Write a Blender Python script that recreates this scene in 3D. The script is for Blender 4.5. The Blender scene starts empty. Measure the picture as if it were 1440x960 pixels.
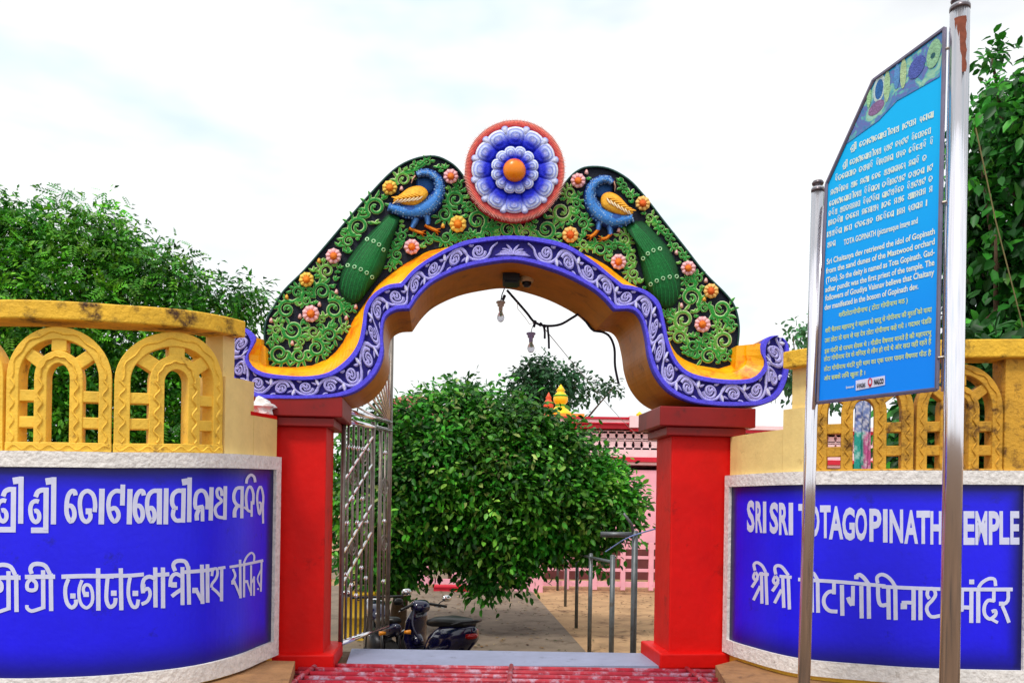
import bpy, bmesh, math, random
import numpy as np
from mathutils import Vector
random.seed(7); rng = np.random.default_rng(7)
sc = bpy.context.scene; COL = sc.collection
PI = math.pi

# ------------------------------------------------------------------ camera, sky, sun, exposure
F, ROLL, H = 1120.0, 0.0157, 1.39            # focal length in photo pixels, camera roll, eye height
cd = bpy.data.cameras.new('camera'); cam = bpy.data.objects.new('camera', cd); COL.objects.link(cam)
cam.location = (0, 0, H); cam.rotation_mode = 'XYZ'
cam.rotation_euler = (PI/2, -ROLL, 0)
cd.sensor_width = 36; cd.lens = 28; cd.shift_y = 225/1440
cd.clip_start = 0.05; cd.clip_end = 2000
sc.camera = cam
SUN_EL, SUN_AZ = math.radians(58), math.radians(205)     # azimuth clockwise from +Y: behind the camera, a little left
w = bpy.data.worlds.new('World'); sc.world = w; w.use_nodes = True
nt = w.node_tree; N = nt.nodes; LK = nt.links
bg = N['Background']; bg.inputs['Strength'].default_value = 0.09
sky = N.new('ShaderNodeTexSky'); sky.sky_type = 'NISHITA'; sky.sun_disc = False
sky.sun_elevation = SUN_EL; sky.sun_rotation = SUN_AZ; sky.dust_density = 2.0
tc = N.new('ShaderNodeTexCoord'); mp = N.new('ShaderNodeMapping'); mp.inputs['Scale'].default_value = (1.0, 1.0, 2.6)
no = N.new('ShaderNodeTexNoise'); no.inputs['Scale'].default_value = 2.3; no.inputs['Detail'].default_value = 5; no.inputs['Roughness'].default_value = 0.5
rp = N.new('ShaderNodeValToRGB'); rp.color_ramp.elements[0].position = 0.30; rp.color_ramp.elements[1].position = 0.50
rp.color_ramp.elements[0].color = (0.72, 0.72, 0.72, 1); rp.color_ramp.elements[1].color = (1, 1, 1, 1)
mx = N.new('ShaderNodeMix'); mx.data_type = 'RGBA'
cl = N.new('ShaderNodeMix'); cl.data_type = 'RGBA'; cl.inputs[6].default_value = (8.3, 9.7, 10.4, 1); cl.inputs[7].default_value = (11.3, 11.5, 11.6, 1)
n2 = N.new('ShaderNodeTexNoise'); n2.inputs['Scale'].default_value = 3.1; n2.inputs['Detail'].default_value = 4; LK.new(mp.outputs[0], n2.inputs['Vector'])
r2 = N.new('ShaderNodeValToRGB'); r2.color_ramp.elements[0].position = .30; r2.color_ramp.elements[1].position = .47; LK.new(n2.outputs[0], r2.inputs[0]); LK.new(r2.outputs[0], cl.inputs[0]); LK.new(cl.outputs[2], mx.inputs[7])
LK.new(tc.outputs['Generated'], mp.inputs[0]); LK.new(mp.outputs[0], no.inputs['Vector'])
LK.new(no.outputs[0], rp.inputs[0]); LK.new(rp.outputs[0], mx.inputs[0]); LK.new(sky.outputs[0], mx.inputs[6])
LK.new(mx.outputs[2], bg.inputs['Color'])
sd = bpy.data.lights.new('sun', 'SUN'); sd.energy = 2.0; sd.angle = math.radians(11); sd.color = (1, 0.96, 0.9)
so = bpy.data.objects.new('sun', sd); COL.objects.link(so)
dirv = Vector((math.sin(SUN_AZ)*math.cos(SUN_EL), math.cos(SUN_AZ)*math.cos(SUN_EL), math.sin(SUN_EL)))
so.rotation_mode = 'QUATERNION'; so.rotation_quaternion = dirv.to_track_quat('Z', 'Y'); so.location = (0, -5, 12)
vs = sc.view_settings; vs.view_transform = 'Standard'; vs.look = 'None'; vs.exposure = 0.15; vs.gamma = 1; vs.use_curve_mapping = False
sc.cycles.max_bounces = 8; sc.cycles.transparent_max_bounces = 8

# ------------------------------------------------------------------ measuring: photo pixel -> ray -> surface
_c, _s = math.cos(ROLL), math.sin(ROLL)
def ray(px, py):
    dx, dy = px-720, 705-py
    return (dx*_c-dy*_s)/F, (dx*_s+dy*_c)/F
def P(px, py, Y):
    rx, rz = ray(px, py); return Vector((rx*Y, Y, H+rz*Y))
def PZ(px, py, z):
    rx, rz = ray(px, py); Y = (z-H)/rz; return Vector((rx*Y, Y, z))
GK = .098; GL = math.hypot(1, GK)             # the gateway's front plane: Y = 7.51 + GK*X
def G(px, py, off=0.0):
    rx, rz = ray(px, py); t = (7.51-off*GL)/(1-GK*rx); return Vector((rx*t, t, H+rz*t))
def GU(u, z, off=0.0):                        # gateway plane by metres: u along it, off towards the viewer
    return Vector((u/GL+off*GK/GL, 7.51+u*GK/GL-off/GL, z))

# ------------------------------------------------------------------ materials
def lin(h):
    if not isinstance(h, str): return tuple(h)
    h = h.lstrip('#'); r = [int(h[i:i+2], 16)/255 for i in (0, 2, 4)]
    return tuple(c/12.92 if c <= .04045 else ((c+.055)/1.055)**2.4 for c in r)
MATS = {}
def M(name, col=None, rough=.6, var=.18, ns=6, bump=0, bs=60, metal=0, stain=None, spec=.4, coat=0, attr=False, leaf=False, streak=False):
    if name in MATS: return MATS[name]
    m = bpy.data.materials.new(name); m.use_nodes = True; MATS[name] = m
    n = m.node_tree.nodes; l = m.node_tree.links; b = n['Principled BSDF']
    b.inputs['Roughness'].default_value = rough; b.inputs['Metallic'].default_value = metal
    b.inputs['Specular IOR Level'].default_value = spec; b.inputs['Coat Weight'].default_value = coat
    t = n.new('ShaderNodeTexCoord'); nz = n.new('ShaderNodeTexNoise'); nz.inputs['Scale'].default_value = ns; nz.inputs['Detail'].default_value = 6
    nz.inputs['Roughness'].default_value = .65
    mpg = n.new('ShaderNodeMapping'); l.new(t.outputs['Object'], mpg.inputs[0]); l.new(mpg.outputs[0], nz.inputs['Vector'])
    if streak: mpg.inputs['Scale'].default_value = (1, 1, .15)
    mr = n.new('ShaderNodeMapRange'); mr.inputs[1].default_value = .3; mr.inputs[2].default_value = .7
    mr.inputs[3].default_value = 1-var; mr.inputs[4].default_value = 1+var*.6; l.new(nz.outputs[0], mr.inputs[0])
    mul = n.new('ShaderNodeMix'); mul.data_type = 'RGBA'; mul.blend_type = 'MULTIPLY'; mul.inputs[0].default_value = 1
    if attr or leaf:
        a = n.new('ShaderNodeAttribute'); a.attribute_name = 'Col'; l.new(a.outputs['Color'], mul.inputs[6])
    else: mul.inputs[6].default_value = (*lin(col), 1)
    l.new(mr.outputs[0], mul.inputs[7]); out = mul.outputs[2]
    if stain:
        sc_, amt, scl = stain
        n2 = n.new('ShaderNodeTexNoise'); n2.inputs['Scale'].default_value = scl; n2.inputs['Detail'].default_value = 9; n2.inputs['Roughness'].default_value = .72
        l.new(mpg.outputs[0], n2.inputs['Vector'])
        m2 = n.new('ShaderNodeMapRange'); m2.inputs[1].default_value = .68-amt*.35; m2.inputs[2].default_value = .80-amt*.3; l.new(n2.outputs[0], m2.inputs[0])
        sm = n.new('ShaderNodeMix'); sm.data_type = 'RGBA'; l.new(m2.outputs[0], sm.inputs[0]); l.new(out, sm.inputs[6]); sm.inputs[7].default_value = (*lin(sc_), 1)
        out = sm.outputs[2]
    l.new(out, b.inputs['Base Color'])
    if bump:
        n3 = n.new('ShaderNodeTexNoise'); n3.inputs['Scale'].default_value = bs; n3.inputs['Detail'].default_value = 5
        l.new(t.outputs['Object'], n3.inputs['Vector'])
        bp = n.new('ShaderNodeBump'); bp.inputs['Strength'].default_value = bump; bp.inputs['Distance'].default_value = .02
        l.new(n3.outputs[0], bp.inputs['Height']); l.new(bp.outputs[0], b.inputs['Normal'])
    if leaf:
        tr = n.new('ShaderNodeBsdfTranslucent'); l.new(out, tr.inputs[0]); ms = n.new('ShaderNodeMixShader'); ms.inputs[0].default_value = .2
        l.new(b.outputs[0], ms.inputs[1]); l.new(tr.outputs[0], ms.inputs[2]); l.new(ms.outputs[0], n['Material Output'].inputs[0])
    return m
PAINT = M('painted_relief', rough=.6, var=.3, ns=38, attr=True, bump=.35, bs=90, spec=.25)
PAINTF = M('painted_panel', rough=.4, var=.10, ns=3, attr=True, bump=.08, bs=24, stain=('#141292', .24, 3.5))
LEAF = M('leaf', rough=.45, var=.2, ns=9, leaf=True, spec=.3)
STEEL = M('stainless_steel', '#efecf2', rough=.17, metal=1, var=.14, ns=5, streak=True)
RUSTY = M('weathered_steel', '#8f867e', rough=.42, metal=.75, var=.35, ns=7, stain=('#6a4c34', .3, 6))
GALV = M('galvanised_pipe', '#6c7174', rough=.45, metal=.6, var=.3, ns=8, stain=('#5a4a3a', .35, 5))
RED = M('red_enamel_paint', '#d80c06', spec=.22, rough=.5, var=.14, ns=2.5, stain=('#8a0a08', .2, 2.2), bump=.2, bs=14)
REDB = M('dark_red_paint', '#8a0b0b', rough=.45, var=.2, ns=4, stain=('#601010', .3, 5))
GOLD = M('ochre_gold_paint', '#b86f06', rough=.5, var=.22, ns=4, stain=('#6d3a06', .3, 3.5), bump=.1, bs=20)
AMBER = M('amber_yellow_paint', '#ffb404', rough=.42, var=.16, ns=5, stain=('#f06a04', .55, 4.5))
YELLOW = M('yellow_wall_paint', '#f6c645', rough=.6, var=.18, ns=5, stain=('#7a4a18', .24, 7), bump=.3, bs=45)
YCOPE = M('weathered_yellow_coping', '#efbb34', rough=.7, var=.25, ns=6, stain=('#4a2c14', .5, 5.5), bump=.5, bs=35)
YJALI = M('aged_yellow_lattice', '#d69f30', rough=.7, var=.25, ns=7, stain=('#5a3712', .5, 6), bump=.4, bs=45)
CREAM = M('cream_plaster', '#f2d488', rough=.65, var=.12, ns=4, stain=('#a98a4a', .24, 3), bump=.2, bs=30)
WHITE = M('white_carved_plaster', '#ece7e3', rough=.7, var=.22, ns=22, bump=.7, bs=30, stain=('#a0968a', .26, 14))
LETTER = M('white_lettering_paint', '#d5d8f4', rough=.5, var=.08, ns=14)
FORE = M('dark_road_dirt', '#6e5640', rough=.9, var=.3, ns=2, bump=.4, bs=12, stain=('#3c342c', .4, 1.2))
EARTH = M('sandy_earth', '#b38f68', rough=.95, var=.3, ns=1.6, bump=.5, bs=7, stain=('#5f4430', .42, .9))
CONC = M('damp_concrete', '#7d6e5e', rough=.85, var=.3, ns=1.8, bump=.3, bs=14, stain=('#4d4032', .42, 1.1))
STONE = M('brown_stone', '#a3784e', rough=.8, var=.3, ns=5, bump=.6, bs=16, stain=('#59402a', .38, 4))
SLATE = M('grey_lilac_slab', '#9298b4', rough=.5, var=.14, ns=4, stain=('#5a5c6c', .25, 5))
PIPE = M('red_grid_paint', '#b02838', rough=.45, var=.3, ns=9, stain=('#b79aac', .5, 7))
PINK = M('pink_wall_paint', '#f8b2c2', rough=.7, var=.12, ns=1.2, stain=('#c77f90', .26, 1.4))
PALEP = M('pale_pink_trim', '#f7d3d8', rough=.65, var=.1, ns=3)
CRIM = M('crimson_trim', '#cf1f38', rough=.55, var=.15, ns=3)
BARK = M('bark', '#5a4634', rough=.9, var=.35, ns=14, bump=.6, bs=30)
BLACK = M('black_plastic', '#0c0c0e', rough=.38, var=.2, ns=8)
DARK = M('dark_engine_metal', '#26262a', rough=.4, metal=.5, var=.3, ns=20)
RUBBER = M('rubber_tyre', '#101010', rough=.85, var=.2, ns=20)
NAVY = M('navy_gloss_paint', '#0b0b30', rough=.16, var=.1, ns=6, coat=.6)
CHROME = M('chrome', '#d8d8da', rough=.1, metal=1, var=.05)
CLOTHW = M('white_plastic_sheet', '#e8e8e6', rough=.5, var=.1, ns=12, bump=.4, bs=14)
CABLE = M('dark_cable', '#16162c', rough=.6, var=.2, ns=20)

# ------------------------------------------------------------------ objects
BASE = {}
def tag(o, label=None, cat=None, group=None, kind=None):
    if label: o['label'] = label
    if cat: o['category'] = cat
    if group: o['group'] = group
    if kind: o['kind'] = kind
    return o
def thing(name, loc, label, cat, group=None):
    o = bpy.data.objects.new(name, None); COL.objects.link(o); o.location = loc; o.empty_display_size = .2
    BASE[o.name] = Vector(loc); return tag(o, label, cat, group)
class MB:
    def __init__(s): s.v = []; s.f = []; s.c = []
    def add(s, vs, fs, col=(1, 1, 1)):
        b = len(s.v); s.v += [tuple(v) for v in vs]
        s.c += ([col]*len(vs) if not isinstance(col, list) else col)
        s.f += [tuple(i+b for i in f) for f in fs]
    def build(s, name, m, parent=None, smooth=False, label=None):
        me = bpy.data.meshes.new(name); o = bpy.data.objects.new(name, me); COL.objects.link(o)
        off = Vector((0, 0, 0))
        if parent is not None: o.parent = parent; off = BASE[parent.name]
        else:
            a = np.array(s.v); off = Vector((a[:, 0].mean(), a[:, 1].mean(), a[:, 2].min())); o.location = off
        BASE[o.name] = off
        me.from_pydata([(x-off[0], y-off[1], z-off[2]) for x, y, z in s.v], [], s.f)
        if m in (PAINT, PAINTF, LEAF):
            at = me.color_attributes.new('Col', 'FLOAT_COLOR', 'POINT')
            arr = np.ones((len(s.v), 4), np.float32); arr[:, :3] = np.array([lin(c) if isinstance(c, str) else c for c in s.c], np.float32)
            at.data.foreach_set('color', arr.ravel())
        me.materials.append(m)
        if smooth: me.polygons.foreach_set('use_smooth', [True]*len(me.polygons))
        me.update()
        if label: o['label'] = label
        return o
    # --- shapes
    def box(s, c, d, rot=0, col=(1, 1, 1), bev=0):
        cx, cy, cz = c; x, y, z = d[0]/2, d[1]/2, d[2]/2; ca, sa = math.cos(rot), math.sin(rot)
        vs = [(cx+a*ca-b*sa, cy+a*sa+b*ca, cz+e) for e in (-z, z) for a, b in ((-x, -y), (x, -y), (x, y), (-x, y))]
        s.add(vs, [(3, 2, 1, 0), (4, 5, 6, 7), (0, 1, 5, 4), (1, 2, 6, 5), (2, 3, 7, 6), (3, 0, 4, 7)], col)
    def tube(s, pts, r, seg=8, cap=True, col=(1, 1, 1), flat=1.0):
        pts = [Vector(p) for p in pts]; n = len(pts)
        rr = [r]*n if not hasattr(r, '__len__') else list(r)
        vs = []; prev = None
        for i, p in enumerate(pts):
            t = (pts[min(i+1, n-1)]-pts[max(i-1, 0)])
            if t.length < 1e-9: t = Vector((0, 0, 1))
            t.normalize()
            if prev is None:
                a = t.orthogonal().normalized()
            else:
                a = (prev-t*prev.dot(t)); a = a.normalized() if a.length > 1e-6 else t.orthogonal().normalized()
            prev = a; b = t.cross(a)
            for k in range(seg):
                g = 2*PI*k/seg; vs.append(p+a*math.cos(g)*rr[i]+b*math.sin(g)*rr[i]*flat)
        fs = [(i*seg+k, i*seg+(k+1) % seg, (i+1)*seg+(k+1) % seg, (i+1)*seg+k) for i in range(n-1) for k in range(seg)]
        if cap: fs += [tuple(range(seg-1, -1, -1)), tuple(range((n-1)*seg, n*seg))]
        s.add(vs, fs, col)
    def lathe(s, c, prof, seg=16, axis=Vector((0, 0, 1)), col=(1, 1, 1)):
        axis = Vector(axis).normalized(); a = axis.orthogonal().normalized(); b = axis.cross(a); c = Vector(c)
        vs = [c+axis*h+(a*math.cos(2*PI*k/seg)+b*math.sin(2*PI*k/seg))*max(r, 1e-4) for r, h in prof for k in range(seg)]
        n = len(prof)
        fs = [(i*seg+k, i*seg+(k+1) % seg, (i+1)*seg+(k+1) % seg, (i+1)*seg+k) for i in range(n-1) for k in range(seg)]
        fs += [tuple(range(seg-1, -1, -1)), tuple(range((n-1)*seg, n*seg))]
        s.add(vs, fs, col)
    def grid(s, fn, nu, nv, col=None):
        vs = [fn(i/nu, j/nv) for j in range(nv+1) for i in range(nu+1)]
        fs = [(j*(nu+1)+i, j*(nu+1)+i+1, (j+1)*(nu+1)+i+1, (j+1)*(nu+1)+i) for j in range(nv) for i in range(nu)]
        s.add(vs, fs, [col(i/nu, j/nv) for j in range(nv+1) for i in range(nu+1)] if col else (1, 1, 1))
    def slab(s, front, back):                 # solid between two matching closed outlines
        n = len(front); b = len(s.v); s.add(list(front)+list(back), [])
        s.f += [tuple(range(b, b+n)), tuple(range(b+2*n-1, b+n-1, -1))]
        s.f += [(b+i, b+n+i, b+n+(i+1) % n, b+(i+1) % n) for i in range(n)]
    # --- relief drawn in a 2-D plane; f(x, y, h) puts it into the world
    def strip(s, pts, wd, h, f, ce='#ffffff', cm=None, h0=0.0, prof=(0, .7, .92, 1, .92, .7, 0)):
        pts = np.array(pts, float); n = len(pts)
        wd = np.full(n, wd, float) if not hasattr(wd, '__len__') else np.array(wd, float)
        t = np.gradient(pts, axis=0); L = np.hypot(t[:, 0], t[:, 1]); L[L < 1e-9] = 1; t /= L[:, None]
        nr = np.stack([-t[:, 1], t[:, 0]], 1); k = len(prof); cm = cm or ce
        lat = np.linspace(-.5, .5, k) if k != 7 else np.array((-.5, -.37, -.25, 0, .25, .37, .5)); vs = []; cs = []
        for i in range(n):
            for j in range(k):
                p = pts[i]+nr[i]*wd[i]*lat[j]
                vs.append(f(p[0], p[1], h0+h*prof[j])); cs.append(ce if j in (0, k-1) or (k == 7 and j in (1, 5)) or (k == 3 and j != 1) else cm)
        fs = [(i*k+j, i*k+j+1, (i+1)*k+j+1, (i+1)*k+j) for i in range(n-1) for j in range(k-1)]
        s.add(vs, fs, cs)
    def flat(s, pts, wd, f, h):               # a flat painted stroke
        s.strip(pts, wd, 0, f, h0=h, prof=(0, 0))
    def dome(s, out, h, f, col, tip=None, h0=0.0, rings=4, cen=None):
        out = np.array(out, float); c = out.mean(0) if cen is None else np.array(cen, float); n = len(out); vs = []; cs = []
        tip = tip or col
        for r in range(rings+1):
            a = r/rings; k = math.cos(a*PI/2); hh = math.sin(a*PI/2)
            if r == 0: k, hh = 1, 0
            if r == rings: break
            for p in out:
                q = c+(p-c)*k; vs.append(f(q[0], q[1], h0+h*hh)); cs.append(mixc(col, tip, a))
        vs.append(f(c[0], c[1], h0+h)); cs.append(tip)
        fs = [(r*n+i, r*n+(i+1) % n, (r+1)*n+(i+1) % n, (r+1)*n+i) for r in range(rings-1) for i in range(n)]
        fs += [((rings-1)*n+i, (rings-1)*n+(i+1) % n, rings*n) for i in range(n)]
        s.add(vs, fs, cs)
def mixc(a, b, t):
    a, b = lin(a), lin(b); return tuple(x*(1-t)+y*t for x, y in zip(a, b))
def smooth(pts, k=4, closed=False):           # Catmull-Rom
    p = [np.array(q, float) for q in pts]; n = len(p); out = []
    rngn = n if closed else n-1
    for i in range(rngn):
        a, b, c, d = (p[(i-1) % n] if closed or i > 0 else p[0]*2-p[1]), p[i], p[(i+1) % n], (p[(i+2) % n] if closed or i+2 < n else p[-1]*2-p[-2])
        for j in range(k):
            t = j/k; out.append(.5*((2*b)+(-a+c)*t+(2*a-5*b+4*c-d)*t*t+(-a+3*b-3*c+d)*t**3))
    if not closed: out.append(p[-1])
    return out
def ell(cx, cy, rx, ry=None, n=14, a0=0): ry = ry or rx; return [(cx+rx*math.cos(a0+2*PI*i/n), cy+ry*math.sin(a0+2*PI*i/n)) for i in range(n)]
def seg_dist(p, poly):                        # distance of points to a closed outline, and inside flags
    poly = np.array(poly, float); a = poly; b = np.roll(poly, -1, 0); d = np.full(len(p), 1e9); ins = np.zeros(len(p), bool)
    for i in range(len(a)):
        ab = b[i]-a[i]; t = np.clip(((p-a[i])@ab)/max(ab@ab, 1e-9), 0, 1); q = a[i]+t[:, None]*ab
        d = np.minimum(d, np.hypot(*(p-q).T))
        c = ((a[i][1] > p[:, 1]) != (b[i][1] > p[:, 1])) & (p[:, 0] < (b[i][0]-a[i][0])*(p[:, 1]-a[i][1])/((b[i][1]-a[i][1]) or 1e-9)+a[i][0]); ins ^= c
    return d, ins
def text_mesh(txt, bold=0.0):                 # glyph outlines as flat triangles
    cu = bpy.data.curves.new('t', 'FONT'); cu.body = txt; cu.offset = bold; cu.resolution_u = 3
    o = bpy.data.objects.new('t', cu); COL.objects.link(o)
    me = bpy.data.meshes.new_from_object(o.evaluated_get(bpy.context.evaluated_depsgraph_get()))
    v = np.array([q.co[:2] for q in me.vertices]) if len(me.vertices) else np.zeros((0, 2)); fs = [tuple(q.vertices) for q in me.polygons]
    bpy.data.objects.remove(o); bpy.data.curves.remove(cu); bpy.data.meshes.remove(me)
    return v, fs

# ------------------------------------------------------------------ setting: grounds
ZG, ZF = -1.67, -0.17                          # temple ground lies lower than the forecourt outside the gate
mb = MB()
def gfn(u, v):
    x = -900+1800*(u**3*4-u*u*6+u*3); y = 8.32+ 1200*v**3
    return (x, y, ZG+.03*math.sin(x*1.3+y*.7)*math.exp(-((x)**2+(y-20)**2)/900))
mb.grid(gfn, 60, 60); tag(mb.build('ground', EARTH), kind='structure')
mb = MB(); mb.grid(lambda u, v: (-40+80*u, -30+38.31*v, ZF-.03), 30, 20)
mb.add([(-40, 8.31, ZF-.03), (40, 8.31, ZF-.03), (40, 8.31, ZG-.3), (-40, 8.31, ZG-.3)], [(0, 1, 2, 3)])
tag(mb.build('forecourt', FORE), kind='structure')
ZL = -1.0; mb = MB(); mb.box((-1.0, 9.96, (ZL+ZG)/2-.1), (5.0, 3.28, ZL-ZG+.2)); mb.box((-1.0, 11.9, ZG+.15), (5.0, .6, .5))   # sunken landing behind the threshold, one step above the yard
tag(mb.build('landing', CONC), kind='structure')
e0 = PZ(820, 915, ZG); e1 = PZ(738, 822, ZG)   # concrete path, its right edge runs away to the left
mb = MB(); d = (e1-e0)
def pfn(u, v):
    q = e0+d*(v*1.12-.25); return (q.x-7*(1-u), q.y, ZG+.05)
mb.grid(pfn, 12, 24)
q0, q1 = e0-d*.25, e0+d*.87
mb.add([(q0.x, q0.y, ZG+.05), (q1.x, q1.y, ZG+.05), (q1.x, q1.y, ZG-.1), (q0.x, q0.y, ZG-.1)], [(0, 1, 2, 3)])
tag(mb.build('path', CONC), kind='structure')
mb = MB()                                      # fallen leaves, twigs and grit on the yard
for i in range(900):
    y = 12+16*random.random()**.8; x = random.uniform(-3.2, 4.6); r = random.uniform(.02, .075); a = random.uniform(0, PI); e = e0+d*((y-e0.y)/d.y); z = ZG+(.054 if x < e.x else .03)+random.uniform(.004, .02)
    if abs(x-e.x) < .1: continue
    ca, sa = math.cos(a)*r, math.sin(a)*r; q = random.uniform(.3, .7)
    mb.add([(x-ca, y-sa, z), (x+sa*q, y-ca*q, z+.01), (x+ca, y+sa, z+.004), (x-sa*q, y+ca*q, z+.012)], [(0, 1, 2, 3)], random.choice(['#5a3a20', '#7a5a30', '#3f4a20', '#8a7250', '#4a3424', '#b09a70']))
tag(mb.build('leaf_litter', PAINT), 'fallen leaves and grit scattered over the temple yard', 'leaf litter', kind='stuff')

# ------------------------------------------------------------------ curved boundary walls
class Wall:
    def __init__(s, pts, side):
        p = np.array(smooth(pts, 10)); s.p = p; s.side = side
        s.s = np.concatenate([[0], np.cumsum(np.hypot(*np.diff(p, axis=0).T))])
        t = np.gradient(p, axis=0); t /= np.hypot(t[:, 0], t[:, 1])[:, None]
        s.n = np.stack([-t[:, 1], t[:, 0]], 1) if side < 0 else np.stack([t[:, 1], -t[:, 0]], 1)
        s.L = s.s[-1]; s.fs, s.fv = ([0], [1]) if side > 0 else ([0], [1])
    def fit(s, pairs): s.fs = [s.px(x, 600)[0] for x, _ in pairs]; s.fv = [v for _, v in pairs]   # the courses rise a little along the wall
    def f(s, u): return np.interp(u, s.fs, s.fv)
    def at(s, u, z, off=0.0):
        x = np.interp(u, s.s, s.p[:, 0]); y = np.interp(u, s.s, s.p[:, 1]); nx = np.interp(u, s.s, s.n[:, 0]); ny = np.interp(u, s.s, s.n[:, 1])
        if u < 0: d = s.p[1]-s.p[0]; d /= np.hypot(*d); x += d[0]*u; y += d[1]*u
        return (x+nx*off, y+ny*off, z*s.f(u) if z > 0 else z)
    def px(s, px, py):                         # photo pixel -> (along, height) on the wall's face
        rx, rz = ray(px, py); f = s.p[:, 0]-rx*s.p[:, 1]
        for i in np.nonzero(f[:-1]*f[1:] <= 0)[0]:
            if True:
                t = f[i]/((f[i]-f[i+1]) or 1e-9); u = s.s[i]+t*(s.s[i+1]-s.s[i]); return u, (H+rz*(s.p[i, 1]+t*(s.p[i+1, 1]-s.p[i, 1])))/s.f(u)
        k = int(np.argmin(abs(f))); return s.s[k], H+rz*s.p[k, 1]
    def bar(s, mb, s0, s1, z0, z1, o0, o1, n=None):
        n = n or max(2, int(abs(s1-s0)/.08)); b = len(mb.v); vs = []
        for i in range(n+1):
            u = s0+(s1-s0)*i/n; vs += [s.at(u, z0, o1), s.at(u, z1, o1), s.at(u, z1, o0), s.at(u, z0, o0)]
        fs = [(i*4+k, i*4+(k+1) % 4, i*4+4+(k+1) % 4, i*4+4+k) for i in range(n) for k in range(4)]+[(3, 2, 1, 0), (n*4, n*4+1, n*4+2, n*4+3)]
        mb.add(vs, fs)
    def rib(s, mb, pts, wd, o0, o1):           # solid ribbon with a square section, drawn on the wall
        pts = np.array(pts, float); n = len(pts); t = np.gradient(pts, axis=0); t /= np.hypot(t[:, 0], t[:, 1])[:, None]
        nr = np.stack([-t[:, 1], t[:, 0]], 1)*wd/2; vs = []
        for i in range(n):
            a, b = pts[i]-nr[i], pts[i]+nr[i]; vs += [s.at(*a, o1), s.at(*b, o1), s.at(*b, o0), s.at(*a, o0)]
        fs = [(i*4+k, i*4+(k+1) % 4, i*4+4+(k+1) % 4, i*4+4+k) for i in range(n-1) for k in range(4)]+[(3, 2, 1, 0), (n*4-4, n*4-3, n*4-2, n*4-1)]
        mb.add(vs, fs)
    def vine(s, mb, a, b, amp, per, wd, off):  # zigzag vine moulding along a straight line
        a, b = np.array(a, float), np.array(b, float); L = np.hypot(*(b-a)); t = (b-a)/L; nr = np.array((-t[1], t[0])); n = max(6, int(L/per*10))
        pts = [a+t*L*i/n+nr*amp*math.sin(2*PI*L*i/n/per) for i in range(n+1)]
        mb.strip(pts, wd, .012, lambda x, y, h: s.at(x, y, off+h), prof=(0, 1, 0))
WL = Wall([(-2.13, 7.2), (-2.17, 6.96), (-2.24, 6.48), (-2.44, 6.04), (-2.84, 5.74), (-3.26, 5.6), (-3.6, 5.57), (-4.2, 5.6), (-5.2, 5.72), (-6.4, 5.9)], -1)
WR = Wall([(2.10, 7.72), (2.17, 7.39), (2.45, 6.79), (2.97, 6.54), (3.40, 6.43), (4.10, 6.40), (5.0, 6.42), (6.2, 6.5)], 1)

WL.fit([(384, 1.05), (325, 1.038), (160, 1.014), (2, 1.008)]); WR.fit([(1040, 1.0), (1437, 1.016)])
def bevel(o, w_): b = o.modifiers.new('edge', 'BEVEL'); b.width = w_; b.segments = 2; b.limit_method = 'ANGLE'; return o
def jali(W, s0, s1, z0, z1, parent, lab=None):
    mb = MB(); wd, h = s1-s0, z1-z0; o0, o1 = -.15, -.03
    def A(a, b): return (s0+a*wd, z0+b*h)
    def arch(cx, rx, spring, top, base=0.0, n=22):
        pts = [A(cx-rx, base), A(cx-rx, base+.2*(spring-base)), A(cx-rx, spring)]
        pts += [A(cx-rx*math.cos(PI*i/n), spring+(top-spring)*math.sin(PI*i/n)) for i in range(1, n)]
        return pts+[A(cx+rx, spring), A(cx+rx, base+.2*(spring-base)), A(cx+rx, base)]
    W.rib(mb, arch(.5, .435, .585, .945), .122*wd, o0, o1)
    W.rib(mb, arch(.5, .165, .585, .755), .122*wd, o0+.004, o1-.004)
    for a0, a1 in ((.12, .28), (.72, .88)):
        for b in (.445, .235): W.bar(mb, s0+a0*wd, s0+a1*wd, z0+(b-.045)*h, z0+(b+.045)*h, o0+.01, o1-.012, 2)
    W.bar(mb, s0, s1, z0, z0+.075*h, o0+.006, o1+.004)
    W.rib(mb, [A(.5, .80), A(.5, .85), A(.5, .90)], .14*wd, o0+.012, o1-.01)
    for sg in (-1, 1): W.rib(mb, [A(.5+sg*.16, .70), A(.5+sg*.25, .755), A(.5+sg*.35, .815)], .12*wd, o0+.014, o1-.014)
    for a in (.065, .335, .665, .935): W.vine(mb, A(a, .08), A(a, .58), .022*wd, .12, .018*wd, o1)
    W.vine(mb, A(.02, .035), A(.98, .035), .018*h, .12, .016*wd, o1+.006)
    for rx, top in ((.435, .945), (.165, .755)):
        pts = [A(.5-rx*math.cos(PI*i/30)*(1+.03*math.sin(i*1.25)), .585+(top-.585)*math.sin(PI*i/30)*(1+.03*math.sin(i*1.25))) for i in range(31)]
        mb.strip(pts, .018*wd, .012, lambda x, y, hh: W.at(x, y, o1+hh), prof=(0, 1, 0))
    return bevel(mb.build('lattice_panel', YJALI if W is WR else YELLOW, parent, label=lab), .006)

def sign_panel(W, s0, s1, z0, z1, parent, edges):
    mb = MB(); n = int((s1-s0)/.05)
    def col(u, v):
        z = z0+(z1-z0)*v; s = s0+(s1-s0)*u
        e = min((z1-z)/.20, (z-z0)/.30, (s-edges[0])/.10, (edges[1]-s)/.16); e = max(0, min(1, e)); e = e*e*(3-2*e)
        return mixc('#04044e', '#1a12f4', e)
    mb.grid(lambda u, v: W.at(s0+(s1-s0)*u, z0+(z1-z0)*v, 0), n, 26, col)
    return mb.build('sign_panel', PAINTF, parent)

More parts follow.
